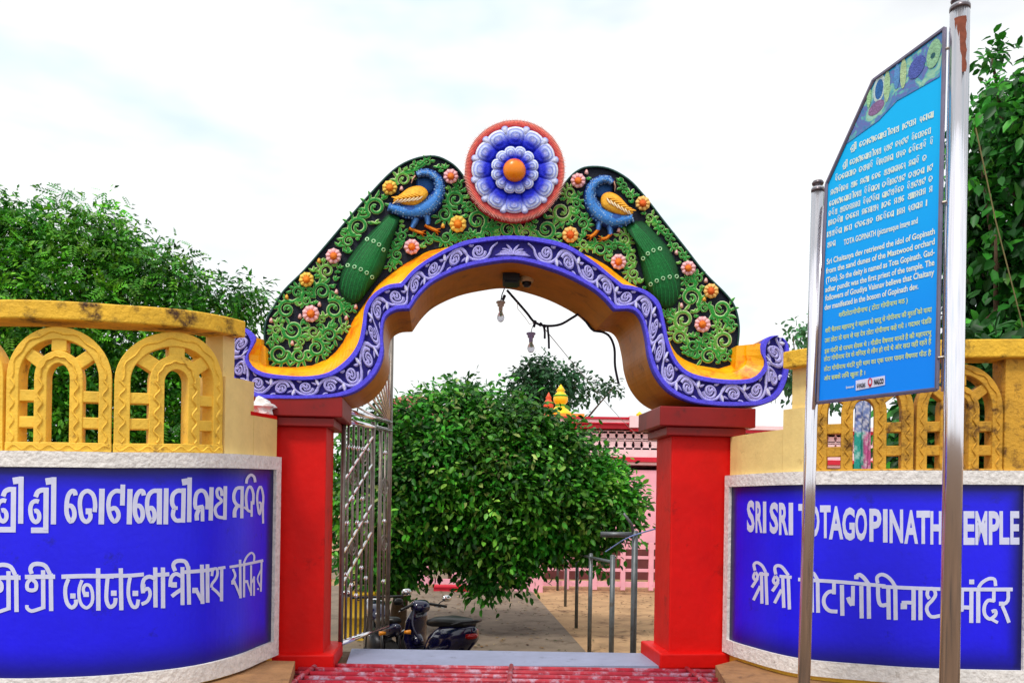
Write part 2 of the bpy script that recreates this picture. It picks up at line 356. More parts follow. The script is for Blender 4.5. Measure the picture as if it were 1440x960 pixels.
def boundary_wall(W, label, labels):
    L = W.L
    root = thing('boundary_wall', W.at(1.2, ZF), label, 'wall')
    zt0, zt1, zb = 1.565, 1.675, .10
    end_s = W.px(1438, 800)[0] if W is WR else 9
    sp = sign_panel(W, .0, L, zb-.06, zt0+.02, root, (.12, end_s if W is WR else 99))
    mb = MB(); W.bar(mb, 0, L, ZF-.1, zb+.0, -.25, -.02); W.bar(mb, 0, L, zb-.05, zt0+.05, -.25, -.012)
    mb.build('wall_body', YELLOW, root)
    mb = MB()
    W.bar(mb, -.03, L, zt0, zt1, -.24, .03); W.bar(mb, -.03, L, ZF+.14, zb-.0, -.2, .03)
    W.bar(mb, -.03, .062, zb, zt0, -.2, .029)
    if W is WR: W.bar(mb, end_s, end_s+.1, zb, zt0, -.2, .029)
    mb.build('white_border', WHITE, root)
    return root, sp
ZJ0, ZJ1, ZC = 1.675, 2.585, 2.715
# --- left wall
wl, spl = boundary_wall(WL, 'curved blue wall left of the gateway with two Indic lines of white lettering and yellow lattice top', None)
for a, b in ((318, 159), (157, 3)): jali(WL, WL.px(a, 600)[0], WL.px(b, 600)[0], ZJ0, ZJ1-.03, wl)
sj = WL.px(318, 600)[0]; s3 = WL.px(2, 600)[0]
jali(WL, s3+.01, s3+.78, ZJ0, ZJ1-.03, wl)
mb = MB(); WL.bar(mb, sj-.16, sj-.01, ZJ0, ZJ1, -.22, -.05); mb.build('lattice_post', CREAM, wl)
mb = MB(); WL.bar(mb, sj-.17, WL.L, ZJ1, ZC, -.24, .045); bevel(mb.build('coping', YCOPE, wl), .012)
sa = WL.px(360, 600)[0]; mb = MB()
WL.bar(mb, sa, sj-.012, ZJ0, 2.27, -.30, -.022); mb.build('end_block', CREAM, wl)
mb = MB(); WL.bar(mb, -.03, sa-.004, ZJ0, 2.0, -.28, -.02); mb.build('end_block', CREAM, wl)
mb = MB(); WL.bar(mb, -.03, sa+.06, 2.0, 2.03, -.28, -.019); mb.build('block_cap', RED, wl)
# --- right wall
wr, spr = boundary_wall(WR, 'curved blue wall right of the gateway lettered in English and Devanagari under aged yellow lattice', None)
for a, b in ((1145, 1287), (1290, 1414)): jali(WR, WR.px(a, 620)[0], WR.px(b, 620)[0], ZJ0-.05, ZJ1-.05, wr)
s4 = WR.px(1414, 620)[0]
mb = MB(); WR.bar(mb, s4+.005, s4+.22, ZJ0, ZJ1-.02, -.2, -.02); mb.build('lattice_post', YJALI, wr)
jali(WR, s4+.24, s4+.96, ZJ0-.05, ZJ1-.05, wr)
s5 = WR.px(1108, 520)[0]; s6 = WR.px(1131, 520)[0]
mb = MB(); WR.bar(mb, s5, s6+.10, ZJ0, ZJ1-.02, -.24, -.06); mb.build('lattice_post', CREAM, wr)
mb = MB(); WR.bar(mb, s5-.02, WR.L, ZJ1-.02, ZC-.005, -.24, .045); bevel(mb.build('coping', YCOPE, wr), .012)
mb = MB(); WR.bar(mb, s5-.06, WR.px(1143, 620)[0], ZJ0, 2.22, -.28, -.018)
WR.bar(mb, -.02, s5-.064, ZJ0, 2.05, -.28, -.02); mb.build('end_block', CREAM, wr)

# --- painted lettering, stroke by stroke on the wall faces
def strokes(W, data, parent, k=3):
    mb = MB(); i = 0
    for (ox, oy, sc_), lst in data:
        for wd, pts in lst:
            i += 1
            pp = smooth(pts, k) if len(pts) > 2 else [np.array(pts[0])+(np.array(pts[1])-np.array(pts[0]))*t/4 for t in range(5)]
            h = .0035+.00025*(i % 9)
            mb.strip(pp, wd, 0, lambda x, y, hh: W.at(*W.px(ox+x/sc_, oy+y/sc_), hh), h0=h, prof=(0, 0))
    return mb
def dot(x, y, r): return (r*1.7, [(x, y-r*.8), (x, y), (x, y+r*.8)])
def sh(lst, dx, dy): return [(w_, [(x+dx, y+dy) for x, y in p]) for w_, p in lst]
OD = {}
OD['sri'] = [(62, [(455, 345), (480, 285), (530, 258), (590, 258)]), (66, [(588, 226), (583, 765)]), (70, [(615, 765), (395, 765)]),
     (55, [(495, 405), (455, 395), (410, 420), (388, 480), (392, 560), (415, 630), (458, 662), (495, 625), (497, 565), (470, 520), (435, 525)]),
     (66, [(684, 95), (678, 690)]), (85, [(580, 152), (655, 140)])]
OD['e'] = [(58, [(958, 325), (945, 275), (905, 275), (865, 330), (846, 430), (848, 560), (895, 655), (940, 600), (940, 520), (910, 462), (870, 455)])]
OD['ta'] = [(55, [(1198, 535), (1205, 430), (1180, 320), (1110, 268), (1040, 310), (1013, 410), (1022, 530), (1045, 620), (1095, 658), (1142, 615), (1145, 555)]), dot(1125, 525, 46)]
OD['aa'] = [(70, [(1292, 240), (1282, 690)])]
OD['tta'] = [(60, [(295, 188), (288, 452)]), (55, [(275, 275), (200, 270), (135, 330), (112, 440), (130, 570), (185, 655), (235, 610), (235, 540), (195, 485), (140, 500)])]
OD['ga'] = [(66, [(757, 238), (755, 690)]), (55, [(745, 270), (680, 268), (622, 320), (600, 420), (610, 545), (652, 655), (692, 610), (690, 535), (660, 482), (615, 500)])]
OD['pa'] = [(55, [(1062, 235), (1052, 668)]), (55, [(1045, 268), (980, 268), (925, 320), (915, 420), (945, 490)]), (52, [(935, 505), (925, 580), (965, 640), (1035, 640)]), dot(962, 485, 28)]
OD['ii'] = [(56, [(1138, 98), (1130, 662)]), (80, [(1040, 160), (1115, 147)])]
OD['na'] = [(50, [(1358, 500), (1360, 380), (1330, 290), (1280, 262), (1225, 300), (1205, 400), (1215, 485), (1260, 475), (1310, 465)]), (46, [(1298, 460), (1298, 652)]), (54, [(1252, 500), (1225, 570), (1228, 640)])]
OD['tha'] = [(50, [(347, 318), (340, 770)]), (42, [(300, 450), (290, 370), (255, 350), (232, 390), (245, 460), (285, 495), (290, 530), (235, 575), (208, 640), (240, 725), (330, 745)])]
OD['ma'] = [(45, [(577, 318), (570, 750)]), (45, [(570, 338), (500, 350), (465, 430), (468, 510), (505, 570), (560, 590)]), (52, [(515, 580), (475, 650), (473, 740)])]
OD['di'] = [(36, [(722, 565), (725, 420), (690, 328), (650, 350), (627, 450), (632, 560), (648, 640), (695, 660)]), (30, [(702, 520), (702, 730)]), (28, [(595, 600), (650, 640)]), (36, [(628, 282), (642, 215), (690, 165), (735, 195), (750, 265)])]
OD['ra'] = [(30, [(850, 620), (858, 450), (825, 325), (790, 370), (775, 480), (788, 620), (808, 700), (826, 620), (824, 545), (798, 540)]), (28, [(852, 600), (856, 820)])]
LINE1 = [((0, 660, 9), sh(OD['sri'], -412, -8)+OD['sri']+OD['e']+OD['ta']+OD['aa']),
         ((140, 660, 9), OD['tta']+[(66, [(385, 245), (375, 690)])]+sh(OD['e'], -398, 0)+OD['ga']+[(60, [(842, 235), (835, 690)])]+OD['pa']+OD['ii']+OD['na']+[(55, [(1412, 222), (1400, 642)])]),
         ((280, 650, 9.6), OD['tha']+OD['ma']+OD['di']+OD['ra'])]
BSRI = [(55, [(320, 275), (520, 272), (700, 272)]), (48, [(405, 295), (352, 350), (352, 425), (405, 445), (458, 425), (458, 350), (405, 300)]), (55, [(548, 190), (550, 680)]), (55, [(645, 230), (650, 705)]),
        (54, [(405, 235), (388, 175), (420, 120), (500, 110), (580, 140), (632, 235)]), (45, [(565, 655), (480, 685), (400, 705), (348, 670), (345, 630)])]
LINE2 = [((0, 780, 9), sh(BSRI, -436, 12)+BSRI+[(55, [(780, 272), (1100, 262), (1440, 268)]), (50, [(868, 300), (832, 400), (830, 510), (855, 610), (910, 662), (960, 620), (962, 560)]), dot(925, 515, 40),
           (42, [(1040, 315), (1005, 420), (1003, 530), (1035, 625), (1100, 665), (1165, 600), (1172, 480), (1140, 390), (1085, 375), (1055, 430), (1075, 500)]), dot(1092, 495, 40), (56, [(1242, 165), (1246, 700)])]),
         ((140, 780, 9), [(54, [(0, 268), (130, 262), (260, 258)]), (50, [(102, 290), (90, 420), (88, 570), (130, 655), (190, 620), (203, 540)]), dot(180, 480, 42), (54, [(268, 165), (275, 695)]),
           (48, [(280, 262), (420, 255), (560, 242)]), (46, [(385, 280), (365, 400), (368, 530), (415, 645), (470, 648), (490, 560)]), dot(452, 482, 42),
           (50, [(705, 300), (630, 270), (562, 305), (542, 390), (550, 480)]), (44, [(550, 455), (610, 420), (640, 490), (605, 580), (530, 620)]), dot(560, 385, 24), (54, [(703, 155), (707, 660)]), (54, [(800, 155), (802, 670)]), (50, [(690, 250), (790, 246), (880, 240)]),
           (48, [(1040, 272), (960, 235), (902, 290), (892, 400)]), dot(940, 375, 42), (48, [(1045, 425), (975, 470), (910, 520)]), (50, [(1045, 150), (1046, 630)]), (50, [(1120, 140), (1130, 625)]),
           (50, [(955, 200), (930, 130), (960, 82), (1030, 70), (1090, 92), (1125, 185)]), (46, [(1040, 215), (1160, 208), (1290, 198)]), dot(1205, 445, 42), (44, [(1210, 420), (1250, 500), (1298, 590)]), (50, [(1290, 120), (1298, 615)]), (48, [(1360, 115), (1362, 600)]), (44, [(1290, 198), (1360, 190), (1440, 178)])]),
         ((280, 765, 9.6), [(36, [(165, 425), (178, 345), (222, 322), (242, 380), (220, 460), (168, 530), (160, 580)]), (38, [(170, 585), (235, 640), (300, 715)]), (44, [(300, 310), (297, 765)]), (38, [(250, 322), (300, 315), (350, 306)]),
           (36, [(405, 305), (630, 265), (860, 215)]), (32, [(450, 330), (482, 420), (445, 500)]), dot(455, 512, 34), (32, [(470, 510), (510, 600), (545, 690)]), (34, [(545, 205), (550, 725)]), (30, [(600, 235), (597, 712)]),
           (27, [(602, 240), (642, 160), (700, 112), (738, 150), (735, 225)]), dot(637, 500, 24), (24, [(645, 505), (668, 580), (692, 650)]), (26, [(695, 280), (695, 690)]), (24, [(735, 430), (735, 690)]), (20, [(702, 520), (722, 470), (740, 440)]),
           (25, [(836, 230), (826, 635)]), (22, [(830, 340), (780, 465), (825, 580)]), dot(787, 600, 15)])]
BASE[spl.name] = BASE[wl.name]; BASE[spr.name] = BASE[wr.name]
strokes(WL, LINE1, spl).build('lettering', LETTER, spl)
strokes(WL, LINE2, spl).build('lettering', LETTER, spl)
DEV = [((1045, 780, 7.2), [(28, [(128, 170), (107, 220), (130, 252), (152, 212), (128, 170)]), (30, [(150, 235), (122, 280), (92, 325)]), (30, [(178, 312), (145, 380), (108, 455)]), (32, [(190, 170), (195, 490)]), (32, [(234, 170), (246, 502)]), (30, [(165, 190), (265, 196)]), (30, [(125, 155), (115, 95), (150, 75), (200, 110), (232, 170)]),
          (30, [(332, 210), (310, 258), (335, 290), (360, 250), (332, 210)]), (32, [(360, 270), (330, 320), (298, 365)]), (32, [(392, 348), (360, 410), (322, 485)]), (34, [(404, 210), (415, 532)]), (34, [(460, 210), (472, 548)]), (32, [(372, 214), (495, 224)]), (32, [(335, 195), (325, 130), (352, 105), (400, 122), (462, 205)]),
          (36, [(560, 245), (1000, 272), (1440, 312)]), (30, [(700, 250), (704, 578)]), (32, [(700, 372), (635, 385), (618, 450), (630, 500)]), (38, [(755, 250), (760, 582)]), (34, [(690, 170), (720, 190), (755, 250)]),
          (38, [(920, 285), (920, 395)]), (38, [(938, 368), (870, 370), (822, 425), (822, 500), (870, 560), (955, 570)]), (42, [(1000, 300), (1005, 612)]), (38, [(1112, 310), (1110, 510)]), (44, [(1062, 425), (1080, 470), (1105, 505)]), (42, [(1196, 310), (1200, 638)]), (42, [(1270, 300), (1274, 642)]), (40, [(1150, 212), (1180, 198), (1225, 232), (1268, 290)]), dot(1146, 222, 26),
          (40, [(1365, 320), (1368, 430), (1395, 505), (1480, 495)])]),
       ((1240, 780, 7.2), [(42, [(65, 325), (70, 650)]), (42, [(135, 305), (140, 655)]), (36, [(-42, 285), (-49, 225), (-6, 195), (50, 212), (100, 260), (132, 312)]), (36, [(0, 318), (300, 332), (640, 344)]), (44, [(320, 340), (320, 656)]), (36, [(315, 482), (260, 478), (200, 480)]), dot(222, 515, 38), (42, [(390, 340), (390, 656)]),
          (36, [(480, 442), (458, 400), (472, 345), (520, 342), (542, 400), (505, 460), (462, 505), (455, 560), (500, 622), (600, 610)]), (40, [(625, 340), (625, 656)]), (38, [(765, 346), (1040, 346), (1322, 346)]), (38, [(810, 350), (808, 560)]), dot(796, 545, 32), (40, [(790, 525), (905, 530)]), (42, [(904, 350), (902, 684)]), dot(908, 270, 30),
          (42, [(974, 340), (974, 684)]), (34, [(976, 330), (1012, 278), (1080, 238), (1138, 245), (1150, 312)]), (36, [(1132, 350), (1130, 470)]), (36, [(1140, 462), (1072, 458), (1035, 520), (1040, 600), (1090, 645), (1148, 605), (1146, 560), (1110, 572)]), (30, [(1095, 640), (1172, 682)]), (36, [(1276, 350), (1272, 460), (1212, 505)]), dot(1205, 490, 26), (36, [(1215, 510), (1250, 590), (1284, 682)])])]
strokes(WR, DEV, spr).build('lettering', LETTER, spr)
ENG = [((1040, 680, 7.2), 'S 78 155 165 490,R 165 236 175 495,I 240 274 178 497,S 308 395 185 505,R 402 495 190 516,I 500 545 190 518,T 598 690 202 530,O 694 810 213 540,T 815 922 216 548,A 905 1050 225 560,G 1040 1166 237 572,O 1170 1290 240 576,P 1314 1436 250 584'),
       ((1240, 680, 7.2), 'I 12 58 255 592,N 78 215 258 598,A 226 366 265 605,T 350 486 270 606,H 490 606 275 612,T 712 808 272 612,E 825 938 275 616,M 944 1066 275 616,P 1080 1190 275 616,L 1188 1290 275 613,E 1298 1390 275 613')]
mb = MB()
for (ox, oy, k), lst in ENG:
    for i, q in enumerate(lst.split(',')):
        ch, x0, x1, y0, y1 = q.split(); x0, x1, y0, y1 = map(float, (x0, x1, y0, y1))
        v, fs = text_mesh(ch, .035); lo, hi = v.min(0), v.max(0)
        vs = [WR.at(*WR.px(ox+(x0+(x1-x0)*(a-lo[0])/(hi[0]-lo[0]))/k, oy+(y1-(y1-y0)*(b-lo[1])/(hi[1]-lo[1])+ (a-lo[0])*0)/k), .0035+.0003*(i % 2)) for a, b in v]
        mb.add(vs, fs)
mb.build('lettering', LETTER, spr)

# ------------------------------------------------------------------ gateway
GN = Vector((GK/GL, -1/GL, 0))
gate = thing('gateway', GU(-.1, ZF), 'painted temple gateway with red pillars, purple scroll arch, two peacocks and a blue lotus medallion', 'gateway')
def GD(p, d): return G(p[0], p[1], 0)+GN*d
def gbox(mb, u0, u1, z0, z1, f, b):
    v = [GU(u, z, o) for o in (f, b) for u, z in ((u0, z0), (u1, z0), (u1, z1), (u0, z1))]
    mb.add(v, [(0, 1, 2, 3), (7, 6, 5, 4), (4, 5, 1, 0), (5, 6, 2, 1), (6, 7, 3, 2), (7, 4, 0, 3)])
for u0, u1 in ((-2.40, -1.735), (1.555, 2.19)):
    mb = MB(); gbox(mb, u0, u1, ZF, 2.06, -.06, -.60); p = mb.build('pillar', RED, gate); bevel(p, .014); BASE[p.name] = BASE[gate.name]
    mb = MB(); gbox(mb, u0-.075, u1+.075, 2.05, 2.135, .02, -.68); gbox(mb, u0-.155, u1+.155, 2.137, 2.325, .06, -.76); bevel(mb.build('capital', REDB, p), .01)
    mb = MB(); gbox(mb, u0-.11, u1+.11, ZF-.02, -.04, .03, -.70); bevel(mb.build('plinth', RED, p), .016)
PAIRS = [((338, 461), (330, 464)), ((352, 465), (321, 485)), ((362, 477), (318, 502)), ((358, 489), (319, 517)), ((351, 503), (325, 532)), ((358, 517), (341, 547)), ((374, 525), (362, 560)), ((402, 529), (395, 562)), ((434, 530), (437, 562)),
         ((464, 524), (479, 559)), ((489, 506), (508, 548)), ((504, 484), (530, 526)), ((510, 459), (540, 500)), ((514, 433), (539, 473)), ((526, 415), (542, 450)), ((545, 403), (556, 439)), ((564, 400), (576, 437)), ((584, 379), (591, 416)), ((611, 361), (611, 398)),
         ((648, 343), (648, 381)), ((685, 336), (689, 372)), ((720, 334), (721, 369)), ((757, 337), (753, 375)), ((795, 346), (792, 388)), ((831, 368), (829, 407)), ((855, 387), (848, 422)), ((874, 402), (862, 438)), ((891, 405), (886, 438)), ((909, 412), (899, 450)),
         ((925, 427), (906, 476)), ((932, 452), (910, 503)), ((939, 484), (920, 530)), ((951, 510), (940, 553)), ((971, 526), (971, 567)), ((1010, 534), (1012, 572)), ((1047, 534), (1050, 572)), ((1063, 527), (1070, 570)), ((1072, 512), (1091, 559)), ((1067, 498), (1103, 535)), ((1067, 484), (1107, 507)), ((1077, 475), (1105, 486)), ((1090, 473), (1097, 477))]
# resample both edges of the band evenly along its middle; the two notch corners stay sharp
OUT = np.array([a for a, b in PAIRS], float); INN = np.array([b for a, b in PAIRS], float)
def spl_(a, corners):
    out = []; ids = [0]+corners+[len(a)-1]
    for i, j in zip(ids[:-1], ids[1:]): out += smooth(list(a[i:j+1]), 4)[:-1]
    return np.array(out+[a[-1]])
OUTS, INNS = spl_(OUT, [16, 26]), spl_(INN, [16, 26])
MID = (OUTS+INNS)/2; SL = np.concatenate([[0], np.cumsum(np.hypot(*np.diff(MID, axis=0).T))]); BL = SL[-1]
def band(s, t):                                # s along the band (photo px), t -1 = lower edge .. 1 = upper edge
    o = np.array([np.interp(s, SL, OUTS[:, 0]), np.interp(s, SL, OUTS[:, 1])]); i = np.array([np.interp(s, SL, INNS[:, 0]), np.interp(s, SL, INNS[:, 1])])
    return i+(o-i)*(t+1)/2
nb = 300; ss = np.linspace(0, BL, nb+1)
# arch body: soffit and back
fr_i = [GD(p, -.012) for p in INNS]; bk_i = [GD(p, -.93) for p in INNS]; fr_o = [GD(p, -.012) for p in OUTS]; bk_o = [GD(p, -.93) for p in OUTS]
n = len(INNS); mb = MB(); v = fr_i+bk_i+fr_o+bk_o; fs = []
for i in range(n-1):
    fs += [(i, i+1, n+i+1, n+i), (n+i, n+i+1, 3*n+i+1, 3*n+i), (2*n+i+1, 2*n+i, 3*n+i, 3*n+i+1), (i+1, i, 2*n+i, 2*n+i+1)]
fs += [(0, n, 3*n, 2*n), (n-1, 3*n-1, 4*n-1, 2*n-1)]
mb.add(v, fs); mb.build('arch_body', GOLD, gate)
# purple band: two raised borders and a recessed field
mb = MB(); prof = [(-1.0, -.012), (-1.0, .055), (-.93, .07), (-.68, .07), (-.62, .03), (.62, .03), (.68, .07), (.93, .07), (1.0, .055), (1.0, -.012)]
cols = ['#4038b8', '#524ae0', '#5c54f0', '#5c54f0', '#1e1280', '#1e1280', '#5c54f0', '#5c54f0', '#524ae0', '#4038b8']
vs = []; cs = []
for s in ss:
    for (t, d), c in zip(prof, cols): vs.append(GD(band(s, t), d)); cs.append(lin(c))
k = len(prof); fs = [(i*k+j, i*k+j+1, (i+1)*k+j+1, (i+1)*k+j) for i in range(nb) for j in range(k-1)]
# own vertices for the field so that the borders keep a clean paint edge
mb.add(vs, [f for f in fs if f[0] % k != 4], cs)
vs2 = []; cs2 = []
for s in ss:
    for t in (-.64, .64): vs2.append(GD(band(s, t), .031)); cs2.append(lin('#1a0f70'))
mb.add(vs2, [(i*2, i*2+1, i*2+3, i*2+2) for i in range(nb)], cs2)
mb.add([GD(band(0, t), d) for t, d in prof], [tuple(range(k))], lin('#5d48dc')); mb.add([GD(band(BL, t), d) for t, d in prof], [tuple(range(k-1, -1, -1))], lin('#5d48dc'))
bandob = mb.build('scroll_band', PAINT, gate); BASE[bandob.name] = BASE[gate.name]
def fband(x, y, h): return GD(band(min(max(x, 0), BL), y/17.0), .030+h)
LIL, LILM = '#dad8fc', '#b6b0f2'
mb = MB()
def scroll(mb, f, cx, cy, R, a0, sgn, turns, wd, h, ce, cm, n=26, end=.16, xs=1.0):
    pts = []
    for i in range(n+1):
        q = i/n; a = a0+sgn*2*PI*turns*q; r = R*((1-q)**.8*(1-end)+end); pts.append((cx+xs*r*math.cos(a), cy+r*math.sin(a)))
    mb.strip(pts, [wd*(1-.45*i/n) for i in range(n+1)], h, f, ce, cm); return pts
def leaflet(mb, f, p, ang, L, wd, bend, h, ce, cm, n=7, h0=0.0):
    pts = []; a = ang; x, y = p
    for i in range(n+1):
        pts.append((x, y)); x += L/n*math.cos(a); y += L/n*math.sin(a); a += bend/n
    mb.strip(pts, [wd*math.sin(PI*min(.97, .12+.86*i/n))**.8 for i in range(n+1)], h, f, ce, cm, h0=h0)
mid = float(np.interp(21*4, range(len(SL)), SL)); nL = 15; half = 30
def cells(sa, sb, nc, flip):
    Lc = (sb-sa)/nc; d = 1 if Lc > 0 else -1; Lc = abs(Lc)
    fx = lambda x, y, h: fband(sa+d*x, y, h)
    for k in range(nc):
        sg = 1 if (k+flip) % 2 else -1; cx = (k+.5)*Lc; R = min(9.2, Lc*.40)
        x0 = k*Lc
        # stem swinging over the curl, then the curl itself
        st = smooth([(x0-.28*Lc, -sg*9), (x0-.02*Lc, -sg*3), (x0+.10*Lc, sg*4.5), (x0+.30*Lc, sg*9.6), (x0+.58*Lc, sg*10), (x0+.86*Lc, sg*6.5), (x0+1.06*Lc, -sg*1), (x0+1.24*Lc, -sg*8)], 5)
        mb.strip(st, [2.0+2.2*math.sin(PI*i/(len(st)-1)) for i in range(len(st))], .022, fx, LIL, LILM)
        scroll(mb, fx, cx+1, -sg*.8, R, sg*PI*.95, -sg, 1.6, 4.0, .026, LIL, LILM, n=30, xs=1.05)
        for q, an in enumerate((-.5, .2, 1.0)):
            leaflet(mb, fx, (cx+R*.2*math.cos(an), -sg*(.8-R*.2*math.sin(an))), -sg*(1.0+an*1.3), R*.75, 3.2, sg*1.4, .026, LIL, LILM)
        bx = x0+.99*Lc                         # bud and small hook in the free corner
        leaflet(mb, fx, (bx, sg*2.5), sg*(PI/2-.25), 9.5, 6.5, 0, .03, '#b5b2f2', '#dcdafa')
        leaflet(mb, fx, (bx-2.5, sg*4), sg*(PI/2+.7), 7, 3.6, 0, .024, LIL, LILM); leaflet(mb, fx, (bx+3, sg*4), sg*(PI/2-1.1), 7.5, 3.4, 0, .024, LIL, LILM)
        leaflet(mb, fx, (x0+.72*Lc, -sg*10.0), sg*.3, 10, 3.4, -sg*1.9, .024, LIL, LILM)
cells(mid-half, 8, nL, 0); cells(mid+half, BL-8, nL, 0)
for sg in (-1, 1):
    for a, L, b in ((.14, 20, .9), (.5, 20, 1.1), (.85, 21, 1.0), (1.15, 23, .7), (1.42, 25, .2)):
        leaflet(mb, lambda x, y, h: fband(mid+sg*x, y, h), (3.0*a, -9), PI/2-a, L*.85, 3.6, -b, .028, LIL, LILM)
mb.build('scroll_ornament', PAINT, bandob, smooth=True)

# tympanum behind the band
TO = -.20
TOPL = [(374, 511), (373, 490), (372, 470), (375, 450), (386, 430), (400, 408), (428, 380), (461, 342), (489, 309), (517, 277), (553, 240), (582, 224), (611, 220), (633, 229), (647, 242), (660, 262)]
TOPR = [(785, 272), (797, 255), (810, 242), (827, 235), (855, 237), (883, 252), (906, 276), (934, 312), (962, 347), (991, 384), (1019, 412), (1033, 431), (1039, 458), (1037, 487), (1033, 511)]
BASEL = [(374, 511), (384, 515), (414, 516), (440, 513), (461, 504), (474, 492), (484, 478), (496, 450), (512, 427), (531, 400), (564, 374), (601, 353), (640, 345), (690, 343)]
BASER = [(740, 343), (800, 351), (830, 360), (855, 374), (892, 404), (920, 432), (930, 452), (939, 474), (945, 488), (953, 499), (966, 507), (981, 513), (1009, 518), (1033, 511)]
tym = smooth(TOPL, 3)+[np.array((700, 290.)), np.array((750, 290.))]+smooth(TOPR, 3)
low = smooth(BASEL, 3)[1:]+smooth(BASER, 3)[:-1]
outl = [tuple(p) for p in tym]+[tuple(p) for p in low[::-1]]
mb = MB(); fr = [G(p[0], p[1], TO) for p in outl]; mb.slab(fr[::-1], [(q-GN*.24) for q in fr][::-1])
mb.c = [lin('#0b1226')]*len(mb.v); tymp = mb.build('tympanum', PAINT, gate); BASE[tymp.name] = BASE[gate.name]
# amber ledge between band and tympanum
def resamp(p, n):
    p = np.array(p, float); s = np.concatenate([[0], np.cumsum(np.hypot(*np.diff(p, axis=0).T))]); u = np.linspace(0, s[-1], n)
    return np.stack([np.interp(u, s, p[:, 0]), np.interp(u, s, p[:, 1])], 1)
iL, iR = 8, 4*39
mb = MB()
for outer, inner in ((OUTS[iL:4*21+1], [(372, 478), (373, 495)]+BASEL+[(720, 340)]), (OUTS[4*21:iR+1], [(720, 340)]+BASER+[(1037, 487)])):
    nn = 60; a = resamp(outer, nn); b = resamp(inner, nn)
    vs = [GD(p, .05) for p in a]+[GD((p*.5+q*.5), -.03)+Vector((0, 0, .012)) for p, q in zip(a, b)]+[G(q[0], q[1], TO-.01) for q in b]
    mb.add(vs, [(r*nn+i, r*nn+i+1, (r+1)*nn+i+1, (r+1)*nn+i) for r in (0, 1) for i in range(nn-1)])
# outer shoulders: solid masonry beside the tympanum
for outl2 in ([(363, 478), (373, 487), (374, 514), (366, 520), (352, 503)], [(1036, 486), (1066, 483), (1067, 500), (1073, 513), (1062, 527), (1034, 520)]):
    fr = [G(x, y, -.06) for x, y in outl2]; mb.slab(fr, [q-GN*.5 for q in fr])
mb.build('amber_ledge', AMBER, gate, smooth=False)

# --- medallion
CX, CY = 724, 239
med = MB(); fm = lambda x, y, h: G(x, y, -.06+h)
circ = ell(CX, CY, 70, n=72); fr = [fm(x, y, 0) for x, y in circ]; med.slab(fr[::-1], [q-GN*.22 for q in fr][::-1]); med.c = [lin('#b02040')]*len(med.v)
medo = med.build('medallion', PAINT, gate); BASE[medo.name] = BASE[gate.name]
mb = MB(); nf = 210
for i in range(nf):
    a = 2*PI*i/nf; w_ = 2*PI/nf*.5; r1 = 73.5+random.uniform(-1.2, 1.2)
    q = [(CX+r*math.cos(a+b), CY+r*math.sin(a+b)) for r, b in ((60, -w_), (60, w_), (67, w_), (67, -w_))]
    vs = [fm(*q[0], .006), fm(*q[1], .006), fm(*q[2], .008), fm(*q[3], .008), fm(CX+67*math.cos(a), CY+67*math.sin(a), .014), fm(CX+r1*math.cos(a), CY+r1*math.sin(a), .004), fm(CX+62*math.cos(a), CY+62*math.sin(a), .011)]
    c1, c2, c3 = lin('#c02a44'), lin('#f47c6c'), lin('#fddccc')
    mb.add(vs, [(0, 1, 6), (0, 6, 4, 3), (1, 2, 4, 6), (3, 4, 5), (4, 2, 5)], [c1, c1, c2, c2, c2, c3, lin('#d8404e')])
mb.build('fringe', PAINT, medo)
def petal(r0, r1, a, wa, lobes=3):
    L = r1-r0; out = []
    prof = [(0, .55), (.35, .85), (.65, 1.0), (.85, .85), (.95, .55), (1.0, 0)]
    for t, q in prof: out.append((t, q))
    pts = [(r0+L*t, q*wa) for t, q in prof]+[(r0+L*t, -q*wa) for t, q in prof[-2::-1]]
    return [(CX+r*math.cos(a)-o*math.sin(a), CY+r*math.sin(a)+o*math.cos(a)) for r, o in pts]
def petal_obj(r0, r1, a, wa, h, hb, name):
    mb = MB(); out = smooth(petal(r0, r1, a, wa), 2, True); out = np.array(out); c = np.array((CX+(r0+(r1-r0)*.55)*math.cos(a), CY+(r0+(r1-r0)*.55)*math.sin(a)))
    R_ = 8; n_ = len(out); vs = []; cs = []
    for r in range(R_+1):
        k = 1-r/R_*.98; hh = h*(math.sin((1-k)*PI*.5)**.7)+ (.006 if r in (2, 5) else 0)
        for p in out:
            q = c+(p-c)*k; vs.append(fm(q[0], q[1], hb+hh)); rad = math.hypot(q[0]-CX, q[1]-CY); t = min(1, max(0, (rad-r0-(r1-r0)*.36)/((r1-r0)*.42)))
            cc = mixc('#1022d0', '#d2defe', t**1.1); 
            if r in (2, 5) and t > .4: cc = mixc(cc, '#4a62dc', .75)
            if r == 1 and t > .5: cc = mixc(cc, '#f2f5ff', .8)
            if r == 8: cc = mixc(cc, '#e9d4f2', .4)
            cs.append(cc)
    mb.add(vs, [(r*n_+i, r*n_+(i+1) % n_, (r+1)*n_+(i+1) % n_, (r+1)*n_+i) for r in range(R_) for i in range(n_)]+[tuple(range(R_*n_, R_*n_+n_))], cs)
    return mb.build(name, PAINT, medo, smooth=True)
for i in range(12):
    a = 2*PI*i/12-PI/2+.02; petal_obj(33, 61, a, 14.6, .032, .02, 'petal')
for i in range(12):
    mb = MB(); a = 2*PI*(i+.5)/12-PI/2+.02; mb.dome(petal(50, 63.5, a, 5), .03, fm, '#8fa0ee', '#dfe4fc', h0=.012)
    mb.build('petal_tip', PAINT, medo, smooth=True)
for i in range(12):
    a = 2*PI*i/12-PI/2+.28; petal_obj(12, 34, a, 8.2, .03, .055, 'petal')
mb = MB()
mb.dome(ell(CX, CY, 37, n=40), .03, fm, '#0f1fae', '#1c38d8', h0=.015, rings=2); mb.build('petal_bed', PAINT, medo)
